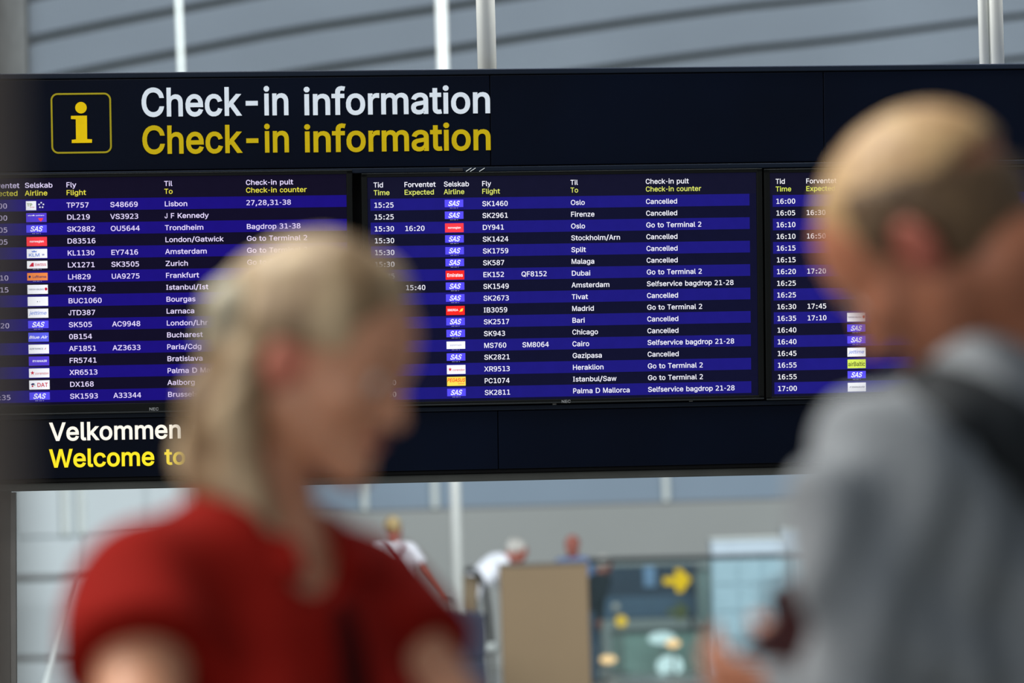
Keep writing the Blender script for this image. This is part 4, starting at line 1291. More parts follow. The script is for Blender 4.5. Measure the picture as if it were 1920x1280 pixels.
for q in range(3):
    sc_, dat, tm = SCR[q], ROWS[q], tint[q]['m']
    cx = (sc_['x0'] + sc_['x1']) / 2
    czm = (sc_['top'] + sc_['bot']) / 2
    par = empty('flight_display', matrix=SIGN @ Matrix.Translation((0, -.004, 0)))
    tag(par, LBL[q], 'display screen', 'flight display screens in a row')
    x0, x1, zt, zb_ = sc_['x0'], sc_['x1'], sc_['top'], sc_['bot']
    bz, bt = .018, .013
    zb0 = -(V0[q] + PIT * 16.5) - .006
    # bezel: four bars round the panel
    fr = MB()
    fr.box(x0, x1, -.008, .055, zt - bt, zt, .002)
    fr.box(x0, x1, -.008, .055, zb_, zb0, .002)
    fr.box(x0, x0 + bz, -.008, .055, zb_, zt, .002)
    fr.box(x1 - bz, x1, -.008, .055, zb_, zt, .002)
    fr.build('bezel', M_bez, par)
    MB().box(x0 + .001, x1 - .001, -.0095, -.007, zb_ + .001, zb_ + .005, .001).build('bezel_lip', M_bezl, par)
    MB().box(x0 + .001, x1 - .001, -.0095, -.007, zt - .003, zt - .001, .0005).build('bezel_lip', M_bezl, par)
    MB().box(x0 + bz * .9, x1 - bz * .9, 0, .05, zb0 - .002, zt - bt + .002).build('screen_panel', tm['row'], par)
    lettering('maker_lettering', 'NEC', {0: uv(280, 766)[0], 1: uv(1052, 752)[0], 2: uv(1810, 744)[0]}[q], {0: uv(287, 766)[1], 1: uv(1059, 751.8)[1], 2: uv(1810, 743.5)[1]}[q], .0115,
              mat('pale grey print', (150, 152, 155), .5), par, y=-.0099, off=.0, serif=False, hs=1.2)
    cols = sc_['cols']
    hs = sc_['hs']
    uc = [-.9, .15, .95][q]
    zrow = lambda r, u: -(V0[q] + PIT * r + math.sin(ROT[q]) * (u - uc))
    # header strip and row bands
    MB().box(x0 + bz, x1 - bz, -.0006, 0, zrow(-.55, uc), zt - bt).build('header_strip', tm['head'], par)
    for r in range(0, 17, 2):
        zc = zrow(r, uc) + .0012
        MB().box(sc_['b0'], sc_['b1'], -.0008, 0, zc - PIT * .5, zc + PIT * .5).build('row_band', tm['band'], par)
    names = dict(t='time_lettering', e='expected_time_lettering', fly='flight_number_lettering', c2='partner_flight_lettering', to='destination_lettering', p='counter_lettering', lg='')
    for c, (a, b) in dat['head'].items():
        dz = 0
        lettering('heading_lettering', a, cols[c] - (.0015 if c == 'lg' else 0), zrow(-1.70, cols[c]), EM, tm['w'], par, hs=hs * .985, off=.006)
        lettering('heading_lettering', b, cols[c] - (.0015 if c == 'lg' else 0), zrow(-1.05, cols[c]), EM, tm['y'], par, hs=hs * .985, off=.006)
    for c in ('t', 'e', 'fly', 'c2', 'to', 'p'):
        d = dat.get(c)
        if not d:
            continue
        it = d.items() if isinstance(d, dict) else enumerate(d)
        for r, s in it:
            lettering(names[c], s, cols[c], zrow(r, cols[c]), EM, tm['w'], par, hs=hs * (1.015 if c in 'te' else 1.0), off=.012)
    d = dat['lg']
    for r, kd in (d.items() if isinstance(d, dict) else enumerate(d)):
        logo(par, kd, cols['lg'], zrow(r, cols['lg']), hs)

# ------------------------------------------------------------ near pillar at the left edge
c = at(22, 640, 1.9)
p = MB()
pr = .24
p.tube([(0, 0, 0), (0, 0, 4.2)], pr, 32)
pil = empty('concrete_pillar', (c[0] - pr, 1.9, 0))
p.build('shaft', mat('taupe grey plaster', (132, 118, 108), .8, bump=.1), pil, True)
MB().tube([(0, 0, 0), (0, 0, .12)], pr + .02, 32).build('foot_ring', M_grey, pil, True)
tag(pil, 'blurred taupe round pillar close by at the left edge', 'pillar')

# ------------------------------------------------------------ materials for people
M_skin_w = mat('fair warm skin', (212, 152, 118), .5, sss=.15, vary=.05, scale=14)
M_skin_m = mat('ruddy tanned skin', (184, 116, 84), .5, sss=.15, vary=.08, scale=12)
M_skin_bg = mat('reddish skin', (152, 86, 72), .6)
M_eye = mat('eye white', (225, 220, 215), .2, vary=.02)
M_iris = mat('blue grey iris', (60, 80, 95), .2)
M_lip = mat('rose lips', (164, 66, 60), .45)
M_brow = mat('light brown brow hair', (120, 92, 66), .8)
M_red = mat('brick red cotton pique', (138, 23, 15), .9, vary=.08, scale=20, bump=.15, spec=.1)
M_red_dark = mat('dark red placket', (56, 8, 9), .9, spec=.08)  # shadow of the shirt fold put into the colour
M_sweater = mat('heather grey knit', (144, 149, 154), .95, vary=.06, scale=60, bump=.3)
M_jean = mat('navy trousers', (34, 42, 62), .9)
M_black_tr = mat('black trousers', (26, 26, 30), .9)


def hair_mat(name, rgb, rgb2, scale=22, stretch=(1, 1, .12)):
    m = bpy.data.materials.new(name)
    m.use_nodes = True
    nt = m.node_tree
    b = nt.nodes['Principled BSDF']
    b.inputs['Roughness'].default_value = .5
    tc = nt.nodes.new('ShaderNodeTexCoord')
    mp = nt.nodes.new('ShaderNodeMapping')
    mp.inputs['Scale'].default_value = stretch
    n = nt.nodes.new('ShaderNodeTexNoise')
    n.inputs['Scale'].default_value = scale
    n.inputs['Detail'].default_value = 3
    r = nt.nodes.new('ShaderNodeValToRGB')
    r.color_ramp.elements[0].position = .35
    r.color_ramp.elements[1].position = .65
    r.color_ramp.elements[0].color = srgb(*rgb)
    r.color_ramp.elements[1].color = srgb(*rgb2)
    nt.links.new(tc.outputs['Object'], mp.inputs['Vector'])
    nt.links.new(mp.outputs['Vector'], n.inputs['Vector'])
    nt.links.new(n.outputs['Fac'], r.inputs['Fac'])
    nt.links.new(r.outputs['Color'], b.inputs['Base Color'])
    bp = nt.nodes.new('ShaderNodeBump')
    bp.inputs['Strength'].default_value = .6
    bp.inputs['Distance'].default_value = .01
    nt.links.new(n.outputs['Fac'], bp.inputs['Height'])
    nt.links.new(bp.outputs['Normal'], b.inputs['Normal'])
    return m


# ============================================================ WOMAN IN RED
def woman():
    Yw = 3.80
    s = .97
    yaw = math.radians(-145)
    hc = at(604, 670, Yw)                                   # head centre
    nk = at(480, 985, Yw + .02)                             # base of the neck
    base = np.array([nk[0] - .0, nk[1] + .0, 0])
    R = frame_of(yaw)
    sL = at(700, 1150, Yw + .10)                            # her left shoulder (image right, farther)
    sR = at(268, 1125, Yw - .10)
    J, _ = skeleton(base, yaw, s)
    dz = nk[2] - J['neck'][2]
    for k in ('waist', 'chest', 'neck'):
        J[k] = J[k] + np.array([0, 0, dz])
    for k in ('pelvis', 'hl', 'hr'):
        J[k] = J[k] + np.array([0, 0, dz * .9])
    J['neck'], J['sl'], J['sr'] = nk, sL, sR
    J['chest'] = (sL + sR) / 2 + np.array([.0, 0, -.12]) + R @ np.array([0, .02, 0])
    J['waist'] = J['chest'] + np.array([0, 0, -.19])
    J['el'] = at(895, 1420, Yw - .02)
    J['er'] = at(262, 1500, Yw - .30)
    J['wl'] = at(1040, 1600, Yw - .20)
    J['wr'] = at(480, 1640, Yw - .48)
    J['head'] = hc
    root = empty('person', (base[0], base[1], 0))
    L = np.array(root.location)
    tag(root, 'blonde woman in a red short-sleeved polo shirt looking down to the right', 'person')
    lo, hi = bounds(J)
    HR = frame_of(math.radians(-113), math.radians(22), 0)
    S = SDF(lo, hi, .0048)
    torso(S, J, R, s, 0, True)
    arms(S, J, s, k=.04)
    legs(S, J, s)
    nb = hc + HR @ np.array([0, -.035, -.075])
    S.cap(nk, nb, .052, .048, .035)
    P = add_head(S, hc, HR, .91, True)
    fdir = R @ np.array([0, 1, 0])
    add_hand(S, J['wl'], (J['wl'] - J['el']) + 0 * fdir, np.array([0, 0, -1.]), 1, .92, .35)
    add_hand(S, J['wr'], (J['wr'] - J['er']), np.array([0, 0, -1.]), -1, .92, .35)
    o = S.build('body', M_skin_w, root, L)
    flush(o, L, [(P(-.086, -.008, -.01), .030), (P(.086, -.008, -.01), .030)], mat('flushed ear skin', (214, 128, 104), .5))
    face_parts(P, HR, .91, None, root, L, M_eye, M_iris, M_lip, M_brow)
    # polo shirt
    S = SDF(lo, hi, .007)
    T = torso(S, J, R, s, .016, True)
    arms(S, J, s, .018, 'short', k=.04, cut=.36)
    S.cap(J['pelvis'] + np.array([0, 0, .1]), J['pelvis'] - np.array([0, 0, .06]), .13, .14, .05)
    S.ripple(.006, 38, 3)
    S.plane(J['pelvis'] - np.array([0, 0, .06]), (0, 0, -1))
    # neck opening and the open V at the throat
    S.cap(nk + np.array([0, 0, -.01]), nk + np.array([0, 0, .12]), .060, .085, .01, 'sub')
    v0 = at(572, 985, Yw - .035)
    v1 = at(634, 1120, Yw - .125)
    S.cap(v0, v1, .050, .022, .01, 'sub')
    shirt = S.build('polo_shirt', M_red, root, L)
    bpy.context.view_layer.update()
    bvh = BVHTree.FromObject(shirt, bpy.context.evaluated_depsgraph_get())
    # collar: two leaves folding over from the back of the neck
    S = SDF(nk - .22, nk + .22, .005)
    for q in (-1, 1):
        a = nk + T @ np.array([0, -.065, .035])
        pts = [a]
        for t_ in np.linspace(0, 1, 7)[1:]:
            an = -PI / 2 + q * t_ * PI * .86
            pts.append(nk + T @ np.array([math.cos(an) * .073, math.sin(an) * .078 + .02, .035 - .055 * t_]))
        for dz_, rr_ in ((0, .008), (-.014, .008), (-.028, .008)):
            P2 = [p_ + T @ np.array([0, 0, dz_]) + (p_ - nk) * (-dz_ * 9) * np.array([1, 1, 0]) for p_ in pts]
            S.chain(P2, [rr_] * len(P2), .012)
    S.build('collar', M_red, root, L)
    # strip below the V, its colour darkened for the fold shadow
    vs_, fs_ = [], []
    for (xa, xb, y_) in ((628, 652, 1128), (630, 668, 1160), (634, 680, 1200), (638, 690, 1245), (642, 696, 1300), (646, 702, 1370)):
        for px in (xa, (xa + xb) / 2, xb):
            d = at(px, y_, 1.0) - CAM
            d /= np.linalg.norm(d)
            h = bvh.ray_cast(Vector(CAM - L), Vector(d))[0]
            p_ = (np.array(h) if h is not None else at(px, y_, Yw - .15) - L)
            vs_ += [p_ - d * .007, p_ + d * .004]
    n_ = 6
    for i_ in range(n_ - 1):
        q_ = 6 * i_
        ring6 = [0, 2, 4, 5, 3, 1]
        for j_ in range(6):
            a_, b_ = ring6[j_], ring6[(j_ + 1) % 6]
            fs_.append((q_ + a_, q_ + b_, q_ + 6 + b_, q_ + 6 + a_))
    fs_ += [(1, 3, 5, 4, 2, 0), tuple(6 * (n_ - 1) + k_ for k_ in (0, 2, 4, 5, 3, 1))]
    MB().add(vs_, fs_).build('shaded_placket', M_red_dark, root, True)
    # trousers, shoes
    S = SDF((lo[0], lo[1], -.02), (hi[0], hi[1], 1.2), .010)
    S.ell(J['pelvis'], np.array([.162, .108, .12]) * s + .01, T, .04)
    legs(S, J, s, .014, False)
    S.plane(J['pelvis'] + np.array([0, 0, .08]), (0, 0, 1))
    S.build('trousers', M_jean, root, L)
    for a, t_ in (('al', 'tl'), ('ar', 'tr')):
        S = SDF(np.minimum(J[a], J[t_]) - .1, np.maximum(J[a], J[t_]) + .1, .006)
        S.cap(J[a] - np.array([0, 0, .02]), J[t_] + np.array([0, 0, .01]), .046, .040, .02)
        S.plane((0, 0, 0.002), (0, 0, -1))
        S.plane((0, 0, .12), (0, 0, 1))
        S.build('shoe', M_leather_shoe, root, L)
    # hair: swept back over the skull, a knot behind, long strands over the shoulder
    S = SDF(hc - np.array([.34, .25, .30]), hc + np.array([.2, .25, .2]), .005)
    S.ell(P(0, -.020, .036), np.array([.076, .099, .083]), HR, .02)
    S.ell(P(0, -.030, .0), np.array([.073, .089, .077]), HR, .03)
    # cut away the face and ears
    S.plane(P(0, .060, .035), HR @ np.array([0, 1, -.85]))
    for q in (-1, 1):
        S.ell(P(q * .085, .038, -.045), np.array([.05, .060, .058]), HR, .015, 'sub')
        S.ell(P(q * .09, -.004, -.018), np.array([.03, .024, .030]), HR, .01, 'sub')
    S.ell(P(0, .075, -.055), np.array([.085, .075, .095]), HR, .015, 'sub')
    # puffed crown
    S.ell(P(0, .002, .085), np.array([.045, .055, .032]), HR, .04)
    S.ripple(.004, 90, 5)
    hm = hair_mat('ash blonde hair', (118, 90, 58), (206, 180, 142), 24)
    S.build('hair', hm, root, L)
    S = SDF(hc - np.array([.36, .25, .36]), hc + np.array([.2, .25, .2]), .005)
    S.ell(at(432, 588, Yw - .02), np.array([.028, .034, .034]), None, .02)
    S.cap(at(455, 560, Yw), at(412, 640, Yw - .02), .026, .022, .02)
    S.ripple(.004, 90, 8)
    S.build('hair_knot', hair_mat('pale blonde hair knot', (156, 140, 108), (204, 196, 172), 30), root, L)
    S = SDF(hc - np.array([.36, .25, .42]), hc + np.array([.2, .25, .2]), .005)
    for (a, b, c_, d_, dy, r0) in (((440, 600), (395, 760), (395, 900), (455, 1010), -.02, .022), ((425, 640), (385, 760), (360, 860), (375, 915), .015, .018),
                                  ((465, 680), (435, 800), (455, 920), (505, 995), -.045, .023), ((460, 640), (425, 780), (430, 900), (500, 960), -.035, .02)):
        S.chain([at(a[0], a[1], Yw + dy), at(b[0], b[1], Yw + dy), at(c_[0], c_[1], Yw + dy), at(d_[0], d_[1], Yw + dy - .01)], [r0, r0 * 1.1, r0, r0 * .5], .015)
    S.ripple(.005, 110, 9, (1, .3, 0))
    S.build('long_strands', hm, root, L)
    return root


# ============================================================ MAN IN GREY
def man():
    Ym = 3.72
    s = 1.03
    yaw = math.radians(52)
    hc = at(1744, 462, Ym)
    nk = at(1962, 655, Ym + .02)
    base = np.array([nk[0] + .03, nk[1] - .02, 0])
    R = frame_of(yaw)
    J, _ = skeleton(base, yaw, s)
    sl = at(1650, 915, Ym - .16)
    sr = at(2080, 780, Ym + .16)
    J['neck'], J['sl'], J['sr'], J['head'] = nk, sl, sr, hc
    J['chest'] = (sl + sr) / 2 + np.array([0.02, 0, -.13])
    J['waist'] = J['chest'] + np.array([0.02, 0, -.19])
    J['el'] = at(1640, 1420, Ym - .13)
    J['wl'] = at(1515, 1350, Ym + .04)
    J['er'] = at(2120, 1400, Ym + .2)
    J['wr'] = at(1900, 1420, Ym + .38)
    root = empty('person', (base[0], base[1], 0))
    L = np.array(root.location)
    tag(root, 'man with close-cropped fair hair in a grey sweater, back half turned', 'person')
    lo, hi = bounds(J)
    HR = frame_of(math.radians(66), math.radians(41), math.radians(-2))
    hs = 1.0
    S = SDF(lo, hi, .0048)
    torso(S, J, R, s)
    arms(S, J, s, k=.04)
    legs(S, J, s)
    S.cap(nk, hc + HR @ np.array([0, -.045, -.07]), .064, .060, .035)
    P = add_head(S, hc, HR, hs)
    hd = at(1360, 1295, Ym + .08) - J['wl']
    add_hand(S, J['wl'], hd, np.array([.2, .9, .45]), -1, 1.0, .42, .1, .6)
    add_hand(S, J['wr'], J['wr'] - J['er'], np.array([-.5, 0, -1.]), 1, 1.0, .4)
    o = S.build('body', M_skin_m, root, L)
    flush(o, L, [(P(-.088, -.008, -.01), .034), (P(.088, -.008, -.01), .034)], mat('red ear skin', (172, 92, 74), .55))
    face_parts(P, HR, hs, None, root, L, M_eye, M_iris, M_lip, M_brow)
    # cropped hair round the sides and back, thin on top
    S = SDF(hc - .22, hc + .22, .005)
    S.ell(P(0, -.018, .035), np.array([.083, .1080, .0950]) * hs, HR, .0)
    S.ell(P(0, -.022, -.01), np.array([.071, .088, .075]) * hs, HR, .02)
    S.plane(P(0, .044, .0), HR @ np.array([0, 1, .25]))
    S.plane(P(0, -.04, .052), HR @ np.array([0, -.5, .85]))
    for q in (-1, 1):
        S.ell(P(q * .085, -.004, -.012), np.array([.03, .024, .034]) * hs, HR, .008, 'sub')
        S.ell(P(q * .07, .05, -.05), np.array([.05, .065, .055]) * hs, HR, .01, 'sub')
    S.ell(P(0, -.03, -.105), np.array([.10, .12, .045]) * hs, HR, .01, 'sub')
    S.ripple(.0012, 160, 2)
    S.build('cropped_hair', hair_mat('cropped brown hair', (88, 64, 42), (126, 98, 66), 60, (1, 1, 1)), root, L)
    S = SDF(hc - .22, hc + .22, .005)
    S.ell(P(0, -.018, .036), np.array([.0815, .1065, .0940]) * hs, HR, .0)
    S.plane(P(0, -.04, .026), HR @ np.array([0, -.1, -.99]))
    S.build('thin_top_hair', hair_mat('thin sandy hair', (182, 142, 96), (214, 178, 128), 40, (1, 1, 1)), root, L)
    # sweater
    S = SDF(lo, hi, .007)
    T = torso(S, J, R, s, .024)
    arms(S, J, s, .022, 'wrist', k=.05, scale=1.12)
    S.ripple(.030, 52, 4, (1, .35, .3))
    S.plane(J['pelvis'] - np.array([0, 0, .05]), (0, 0, -1))
    S.cap(nk + T @ np.array([0, 0, -.0]), hc + HR @ np.array([0, -.045, -.07]), .066, .075, .008, 'sub')
    swe = S.build('sweater', M_sweater, root, L)
    S = SDF(nk - .2, nk + .2, .005)
    ax = hc + HR @ np.array([0, -.045, -.07]) - nk
    ax /= np.linalg.norm(ax)
    e1 = np.cross(ax, [0, 1, .2])
    e1 /= np.linalg.norm(e1)
    e2 = np.cross(ax, e1)
    ring_ = [nk + ax * .018 + (e1 * math.cos(t_) + e2 * math.sin(t_)) * .074 for t_ in np.linspace(0, 2 * PI, 17)]
    S.chain(ring_, [.012] * 17, .01)
    S.build('ribbed_collar', M_sweater, root, L)
    S = SDF((lo[0], lo[1], -.02), (hi[0], hi[1], 1.25), .010)
    S.ell(J['pelvis'], np.array([.162, .108, .12]) * s + .01, T, .04)
    legs(S, J, s, .016, False)
    S.plane(J['pelvis'] + np.array([0, 0, .08]), (0, 0, 1))
    S.build('trousers', M_black_tr, root, L)
    for a, t_ in (('al', 'tl'), ('ar', 'tr')):
        S = SDF(np.minimum(J[a], J[t_]) - .1, np.maximum(J[a], J[t_]) + .1, .006)
        S.cap(J[a] - np.array([0, 0, .02]), J[t_] + np.array([0, 0, .01]), .050, .044, .02)
        S.plane((0, 0, 0.002), (0, 0, -1))
        S.plane((0, 0, .12), (0, 0, 1))
        S.build('shoe', M_leather_shoe, root, L)

    # shoulder bag: the strap runs over the shoulder to the bag on his back
    bag = empty('backpack', tuple(J['chest'] - T @ np.array([-.02, .225, .04])))
    Lb = np.array(bag.location)
    M_strap = mat('charcoal webbing', (40, 44, 48), .85, bump=.2)
    S = SDF(Lb - .38, Lb + .38, .008)
    for q in (-1, 1):
        S.cap(Lb + T @ np.array([q * .075, 0, -.17]), Lb + T @ np.array([q * .06, 0, .15]), .070, .062, .05)
    S.cap(Lb + T @ np.array([0, 0, -.17]), Lb + T @ np.array([0, 0, .16]), .075, .068, .05)
    for q in (-1, 1):
        S.cap(Lb + T @ np.array([q * .055, -.055, -.15]), Lb + T @ np.array([q * .05, -.05, -.02]), .045, .040, .025)
    S.ripple(.004, 30, 6)
    S.build('bag_body', mat('dark grey bag fabric', (46, 50, 54), .9), bag, Lb)
    MB().tube([T @ np.array([-.09, -.062, .03]), T @ np.array([0, -.075, .05]), T @ np.array([.09, -.062, .03])], .004, 8).build('zipper', M_grey, bag, True)
    MB().tube([T @ np.array([-.04, .02, .20]), T @ np.array([-.03, .02, .255]), T @ np.array([.03, .02, .255]), T @ np.array([.04, .02, .20])], .009, 8).build('grab_handle', M_strap, bag, True)
    bpy.context.view_layer.update()
    bvh = BVHTree.FromObject(swe, bpy.context.evaluated_depsgraph_get())

    def on_sweater(px, py, lift):
        d = at(px, py, 1.0) - CAM
        d /= np.linalg.norm(d)
        h = bvh.ray_cast(Vector(CAM - L), Vector(d))[0]
        if h is None:
            return at(px, py, Ym - .1)
        return np.array(h) + L - d * lift
    dens = lambda P_: [(np.interp(t_, range(6), [p_[0] for p_ in P_]), np.interp(t_, range(6), [p_[1] for p_ in P_])) for t_ in np.linspace(0, 5, 21)]
    upper = [(1742, 676), (1790, 684), (1850, 704), (1920, 742), (2010, 820), (2130, 950)]
    lower = [(1690, 716), (1742, 762), (1811, 822), (1880, 885), (1965, 970), (2080, 1090)]
    vs_, fs_ = [], []
    for (ux, uy), (lx, ly) in zip(dens(upper), dens(lower)):
        a_, b_ = on_sweater(ux, uy, .012), on_sweater(lx, ly, .012)
        m_ = on_sweater((ux + lx) / 2, (uy + ly) / 2, .016)
        away = np.array([0, .012, -.004])
        vs_ += [p_ - Lb for p_ in (a_, m_, b_, b_ + away, m_ + away, a_ + away)]
    # over the shoulder and down the front
    first = [np.array(v_) for v_ in vs_[:6]]
    over_ = np.array([-.03, .10, -.01])
    vs_ = [v_ + over_ for v_ in first] + vs_
    n_ = len(vs_) // 6
    for i_ in range(n_ - 1):
        for j_ in range(6):
            fs_.append((6 * i_ + j_, 6 * i_ + (j_ + 1) % 6, 6 * i_ + 6 + (j_ + 1) % 6, 6 * i_ + 6 + j_))
    fs_ += [(5, 4, 3, 2, 1, 0), tuple(6 * (n_ - 1) + j_ for j_ in range(6))]
    MB().add(vs_, fs_).build('shoulder_strap', M_strap, bag, True)
    tag(bag, 'charcoal backpack with a wide strap over the man\'s grey sweater', 'backpack')

    # maroon wallet held open in the left hand
    wc = at(1440, 1195, Ym + .07)
    wal = empty('leather_wallet', tuple(wc))
    M_wal = mat('dark maroon leather', (74, 26, 26), .4, bump=.2)
    def leaf(name, poly, Y0, Y1):
        q = MB()
        f_ = [at(px, py, Ym + Y0 + (Y1 - Y0) * i_ / len(poly)) - wc for i_, (px, py) in enumerate(poly)]
        b_ = [p_ + np.array([0, .012, 0]) for p_ in f_]
        n_ = len(poly)
        q.add(f_ + b_, [tuple(range(n_)), tuple(range(2 * n_ - 1, n_ - 1, -1))] + [(i_, i_ + n_, (i_ + 1) % n_ + n_, (i_ + 1) % n_) for i_ in range(n_)])
        o = q.build(name, M_wal, wal)
        md_ = o.modifiers.new('bevel', 'BEVEL')
        md_.width = .003
        md_.segments = 2
        return o
    leaf('upright_leaf', [(1436, 1112), (1456, 1094), (1535, 1076), (1545, 1240), (1470, 1245)], -.030, -.005)
    leaf('lower_leaf', [(1382, 1228), (1392, 1206), (1444, 1166), (1530, 1175), (1530, 1250), (1420, 1236)], -.045, -.020)
    MB().tube([at(1466, 1165, Ym - .02) - wc, at(1494, 1240, Ym - .02) - wc], .006, 8).build('spine', M_wal, wal, True)
    tag(wal, 'dark maroon leather wallet held open in the man\'s hand', 'wallet')
    return root


woman()
man()


# ============================================================ far travellers
def far_person(label, px_head, py_head, Y, yaw, s, hair, top, bottom, skin=None, lean=0.0, over=None, head_pitch=0.0, hair_m=None, sleeves='short', bald=False):
    R = frame_of(yaw)
    hpos = at(px_head, py_head, Y)
    J, _ = skeleton((0, 0, 0), yaw, s, over, lean)
    s *= hpos[2] / J['head'][2]
    J, _ = skeleton((0, 0, 0), yaw, s, over, lean)
    off = np.array([hpos[0] - J['head'][0], hpos[1] - J['head'][1], 0])
    J = {k: v + off for k, v in J.items()}
    base = np.array([off[0], off[1], 0])
    root = empty('person', tuple(base))
    tag(root, label, 'person')
    lo, hi = bounds(J)
    HR = frame_of(yaw, lean * .8 + head_pitch)
    S = SDF(lo, hi, .009)
    torso(S, J, R, s)
    arms(S, J, s)
    legs(S, J, s)
    S.cap(J['neck'], J['head'] + HR @ np.array([0, -.035, -.07]) * s, .055 * s, .052 * s, .03)
    P = add_head(S, J['head'], HR, s)
    for q, (e, w) in enumerate((('el', 'wl'), ('er', 'wr'))):
        add_hand(S, J[w], J[w] - J[e], R @ np.array([1 if q == 0 else -1, 0, 0.]), 1 if q == 0 else -1, s, .35)
    S.build('body', skin or M_skin_bg, root, base)
    if hair_m and not bald:
        S = SDF(J['head'] - .2, J['head'] + .2, .009)
        S.ell(P(0, -.026, .038), np.array([.083, .102, .092]) * s, HR, 0)
        S.plane(P(0, .045, .0), HR @ np.array([0, 1, -.3]))
        S.ell(P(0, -.02, -.10), np.array([.10, .12, .05]) * s, HR, .01, 'sub')
        S.build('hair', hair_m, root, base)
    S = SDF(lo, hi, .011)
    T = torso(S, J, R, s, .018)
    arms(S, J, s, .016, 'short' if sleeves == 'short' else 'wrist')
    S.ripple(.006, 30, int(px_head))
    S.plane(J['pelvis'] - np.array([0, 0, .05]), (0, 0, -1))
    S.cap(J['neck'], J['head'], .060 * s, None, .01, 'sub')
    S.build('shirt', top, root, base)
    S = SDF((lo[0], lo[1], -.02), (hi[0], hi[1], 1.25), .012)
    S.ell(J['pelvis'], np.array([.162, .108, .12]) * s + .01, T, .04)
    legs(S, J, s, .016, False)
    S.plane(J['pelvis'] + np.array([0, 0, .10]), (0, 0, 1))
    S.build('trousers', bottom, root, base)
    for a, t_ in (('al', 'tl'), ('ar', 'tr')):
        S = SDF(np.minimum(J[a], J[t_]) - .1, np.maximum(J[a], J[t_]) + .1, .01)
        S.cap(J[a] - np.array([0, 0, .02]), J[t_] + np.array([0, 0, .01]), .046, .042, .02)
        S.plane((0, 0, 0.002), (0, 0, -1))
        S.build('shoe', M_leather_shoe, root, base)
    return root, J, R, base


M_wshirt = mat('white cotton shirt', (236, 238, 244), .85, vary=.03)
M_maroon = mat('maroon trousers', (110, 30, 44), .85)
M_blues = mat('blue shirt', (92, 112, 150), .85)
M_darkj = mat('dark jacket', (26, 34, 40), .85)
M_greyj = mat('grey blue trousers', (62, 78, 96), .85)
h_blond = hair_mat('golden blonde hair', (126, 98, 54), (200, 176, 124), 16)
h_white = hair_mat('silver white hair', (140, 136, 128), (196, 192, 184), 16)
h_dark = hair_mat('dark brown hair', (40, 34, 32), (70, 60, 54), 16)

rw, Jw, Rw, bw = far_person('far-off blonde traveller in white top seen from behind, pulling a case', 738, 992, 37.5, math.radians(-20), .955, None, M_wshirt, M_maroon, hair_m=h_blond,
                            over=dict(er=(.30, .03, 1.18), wr=(.42, .10, .98)))
MB().tube([Jw['sl'] * .6 + Jw['neck'] * .4 + [0, -.12, .05] - bw, Jw['chest'] + [0.02, -.17, 0] - bw, Jw['waist'] + [.10, -.16, 0] - bw], .018, 8).build('cross_strap', M_maroon, rw, True)
MB().tube([Jw['sr'] * .6 + Jw['neck'] * .4 + [0, -.12, .05] - bw, Jw['chest'] + [0.0, -.17, 0] - bw, Jw['waist'] + [-.10, -.16, 0] - bw], .018, 8).build('cross_strap', M_maroon, rw, True)
# her wheeled case
hnd = Jw['wr'] + np.array([.03, .02, -.08])
case = empty('suitcase', (hnd[0] + .16, hnd[1] + .10, 0))
Lc = np.array(case.location)
M_case = mat('dark red case shell', (96, 26, 34), .5)
MB().box(-.2, .2, -.12, .12, .06, .62, .03).build('shell', M_case, case)
for sx in (-.12, .06):
    MB().tube([(sx, 0, .62), (sx - .03, 0, hnd[2])], .010, 8).build('handle_rod', M_grey, case, True)
MB().tube([(-.17, 0, hnd[2]), (.05, 0, hnd[2])], .016, 8).build('grip', M_rubber, case, True)
for sx in (-.16, .16):
    for sy in (-.08, .08):
        MB().tube([(sx - .015, sy, .035), (sx + .015, sy, .035)], .034, 12).build('wheel', M_rubber, case)
tag(case, 'dark red wheeled suitcase with raised handle beside the far blonde traveller', 'suitcase')

far_person('white-haired man in white shirt stooping behind the tan partition', 968, 1036, 36.5, math.radians(-78), 1.0, None, M_wshirt, M_greyj, lean=math.radians(46), hair_m=h_white,
           over=dict(sl=(-.17, .32, 1.26), sr=(.17, .32, 1.26), neck=(0, .36, 1.28), head=(0, .50, 1.36), chest=(0, .24, 1.20), waist=(0, .10, 1.08),
                     el=(-.22, .42, 1.0), er=(.22, .42, 1.0), wl=(-.2, .62, .9), wr=(.2, .62, .9)), sleeves='long')
far_person('bald man in a blue shirt whose head shows above the partition', 1073, 1022, 38.5, math.radians(150), .93, None, M_blues, M_greyj, bald=True)
far_person('person in a dark jacket standing at the glass beside the tan partition', 1134, 1060, 37.9, math.radians(-60), .93, None, M_darkj, M_greyj, hair_m=h_white, sleeves='long', lean=math.radians(24))

# ------------------------------------------------------------ tan partition, navy bin, trolley
M_tan = mat('tan laminate board', (116, 96, 69), .6, vary=.05, scale=1.2)
A, B = at(936, 1060, 33), at(1102, 1060, 33)
par_ = empty('partition', ((A[0] + B[0]) / 2, 33, 0))
w = (B[0] - A[0]) / 2
zt = at(1010, 1060, 33)[2]
MB().box(-w, w, 0, .5, .0, zt, .01).build('board', M_tan, par_)
MB().box(-w - .005, w + .005, -.01, .51, zt, zt + .025, .004).build('top_cap', mat('dark grey capping', (92, 86, 78), .5), par_)
tag(par_, 'tall tan partition box with dark top edge before the far travellers', 'partition')

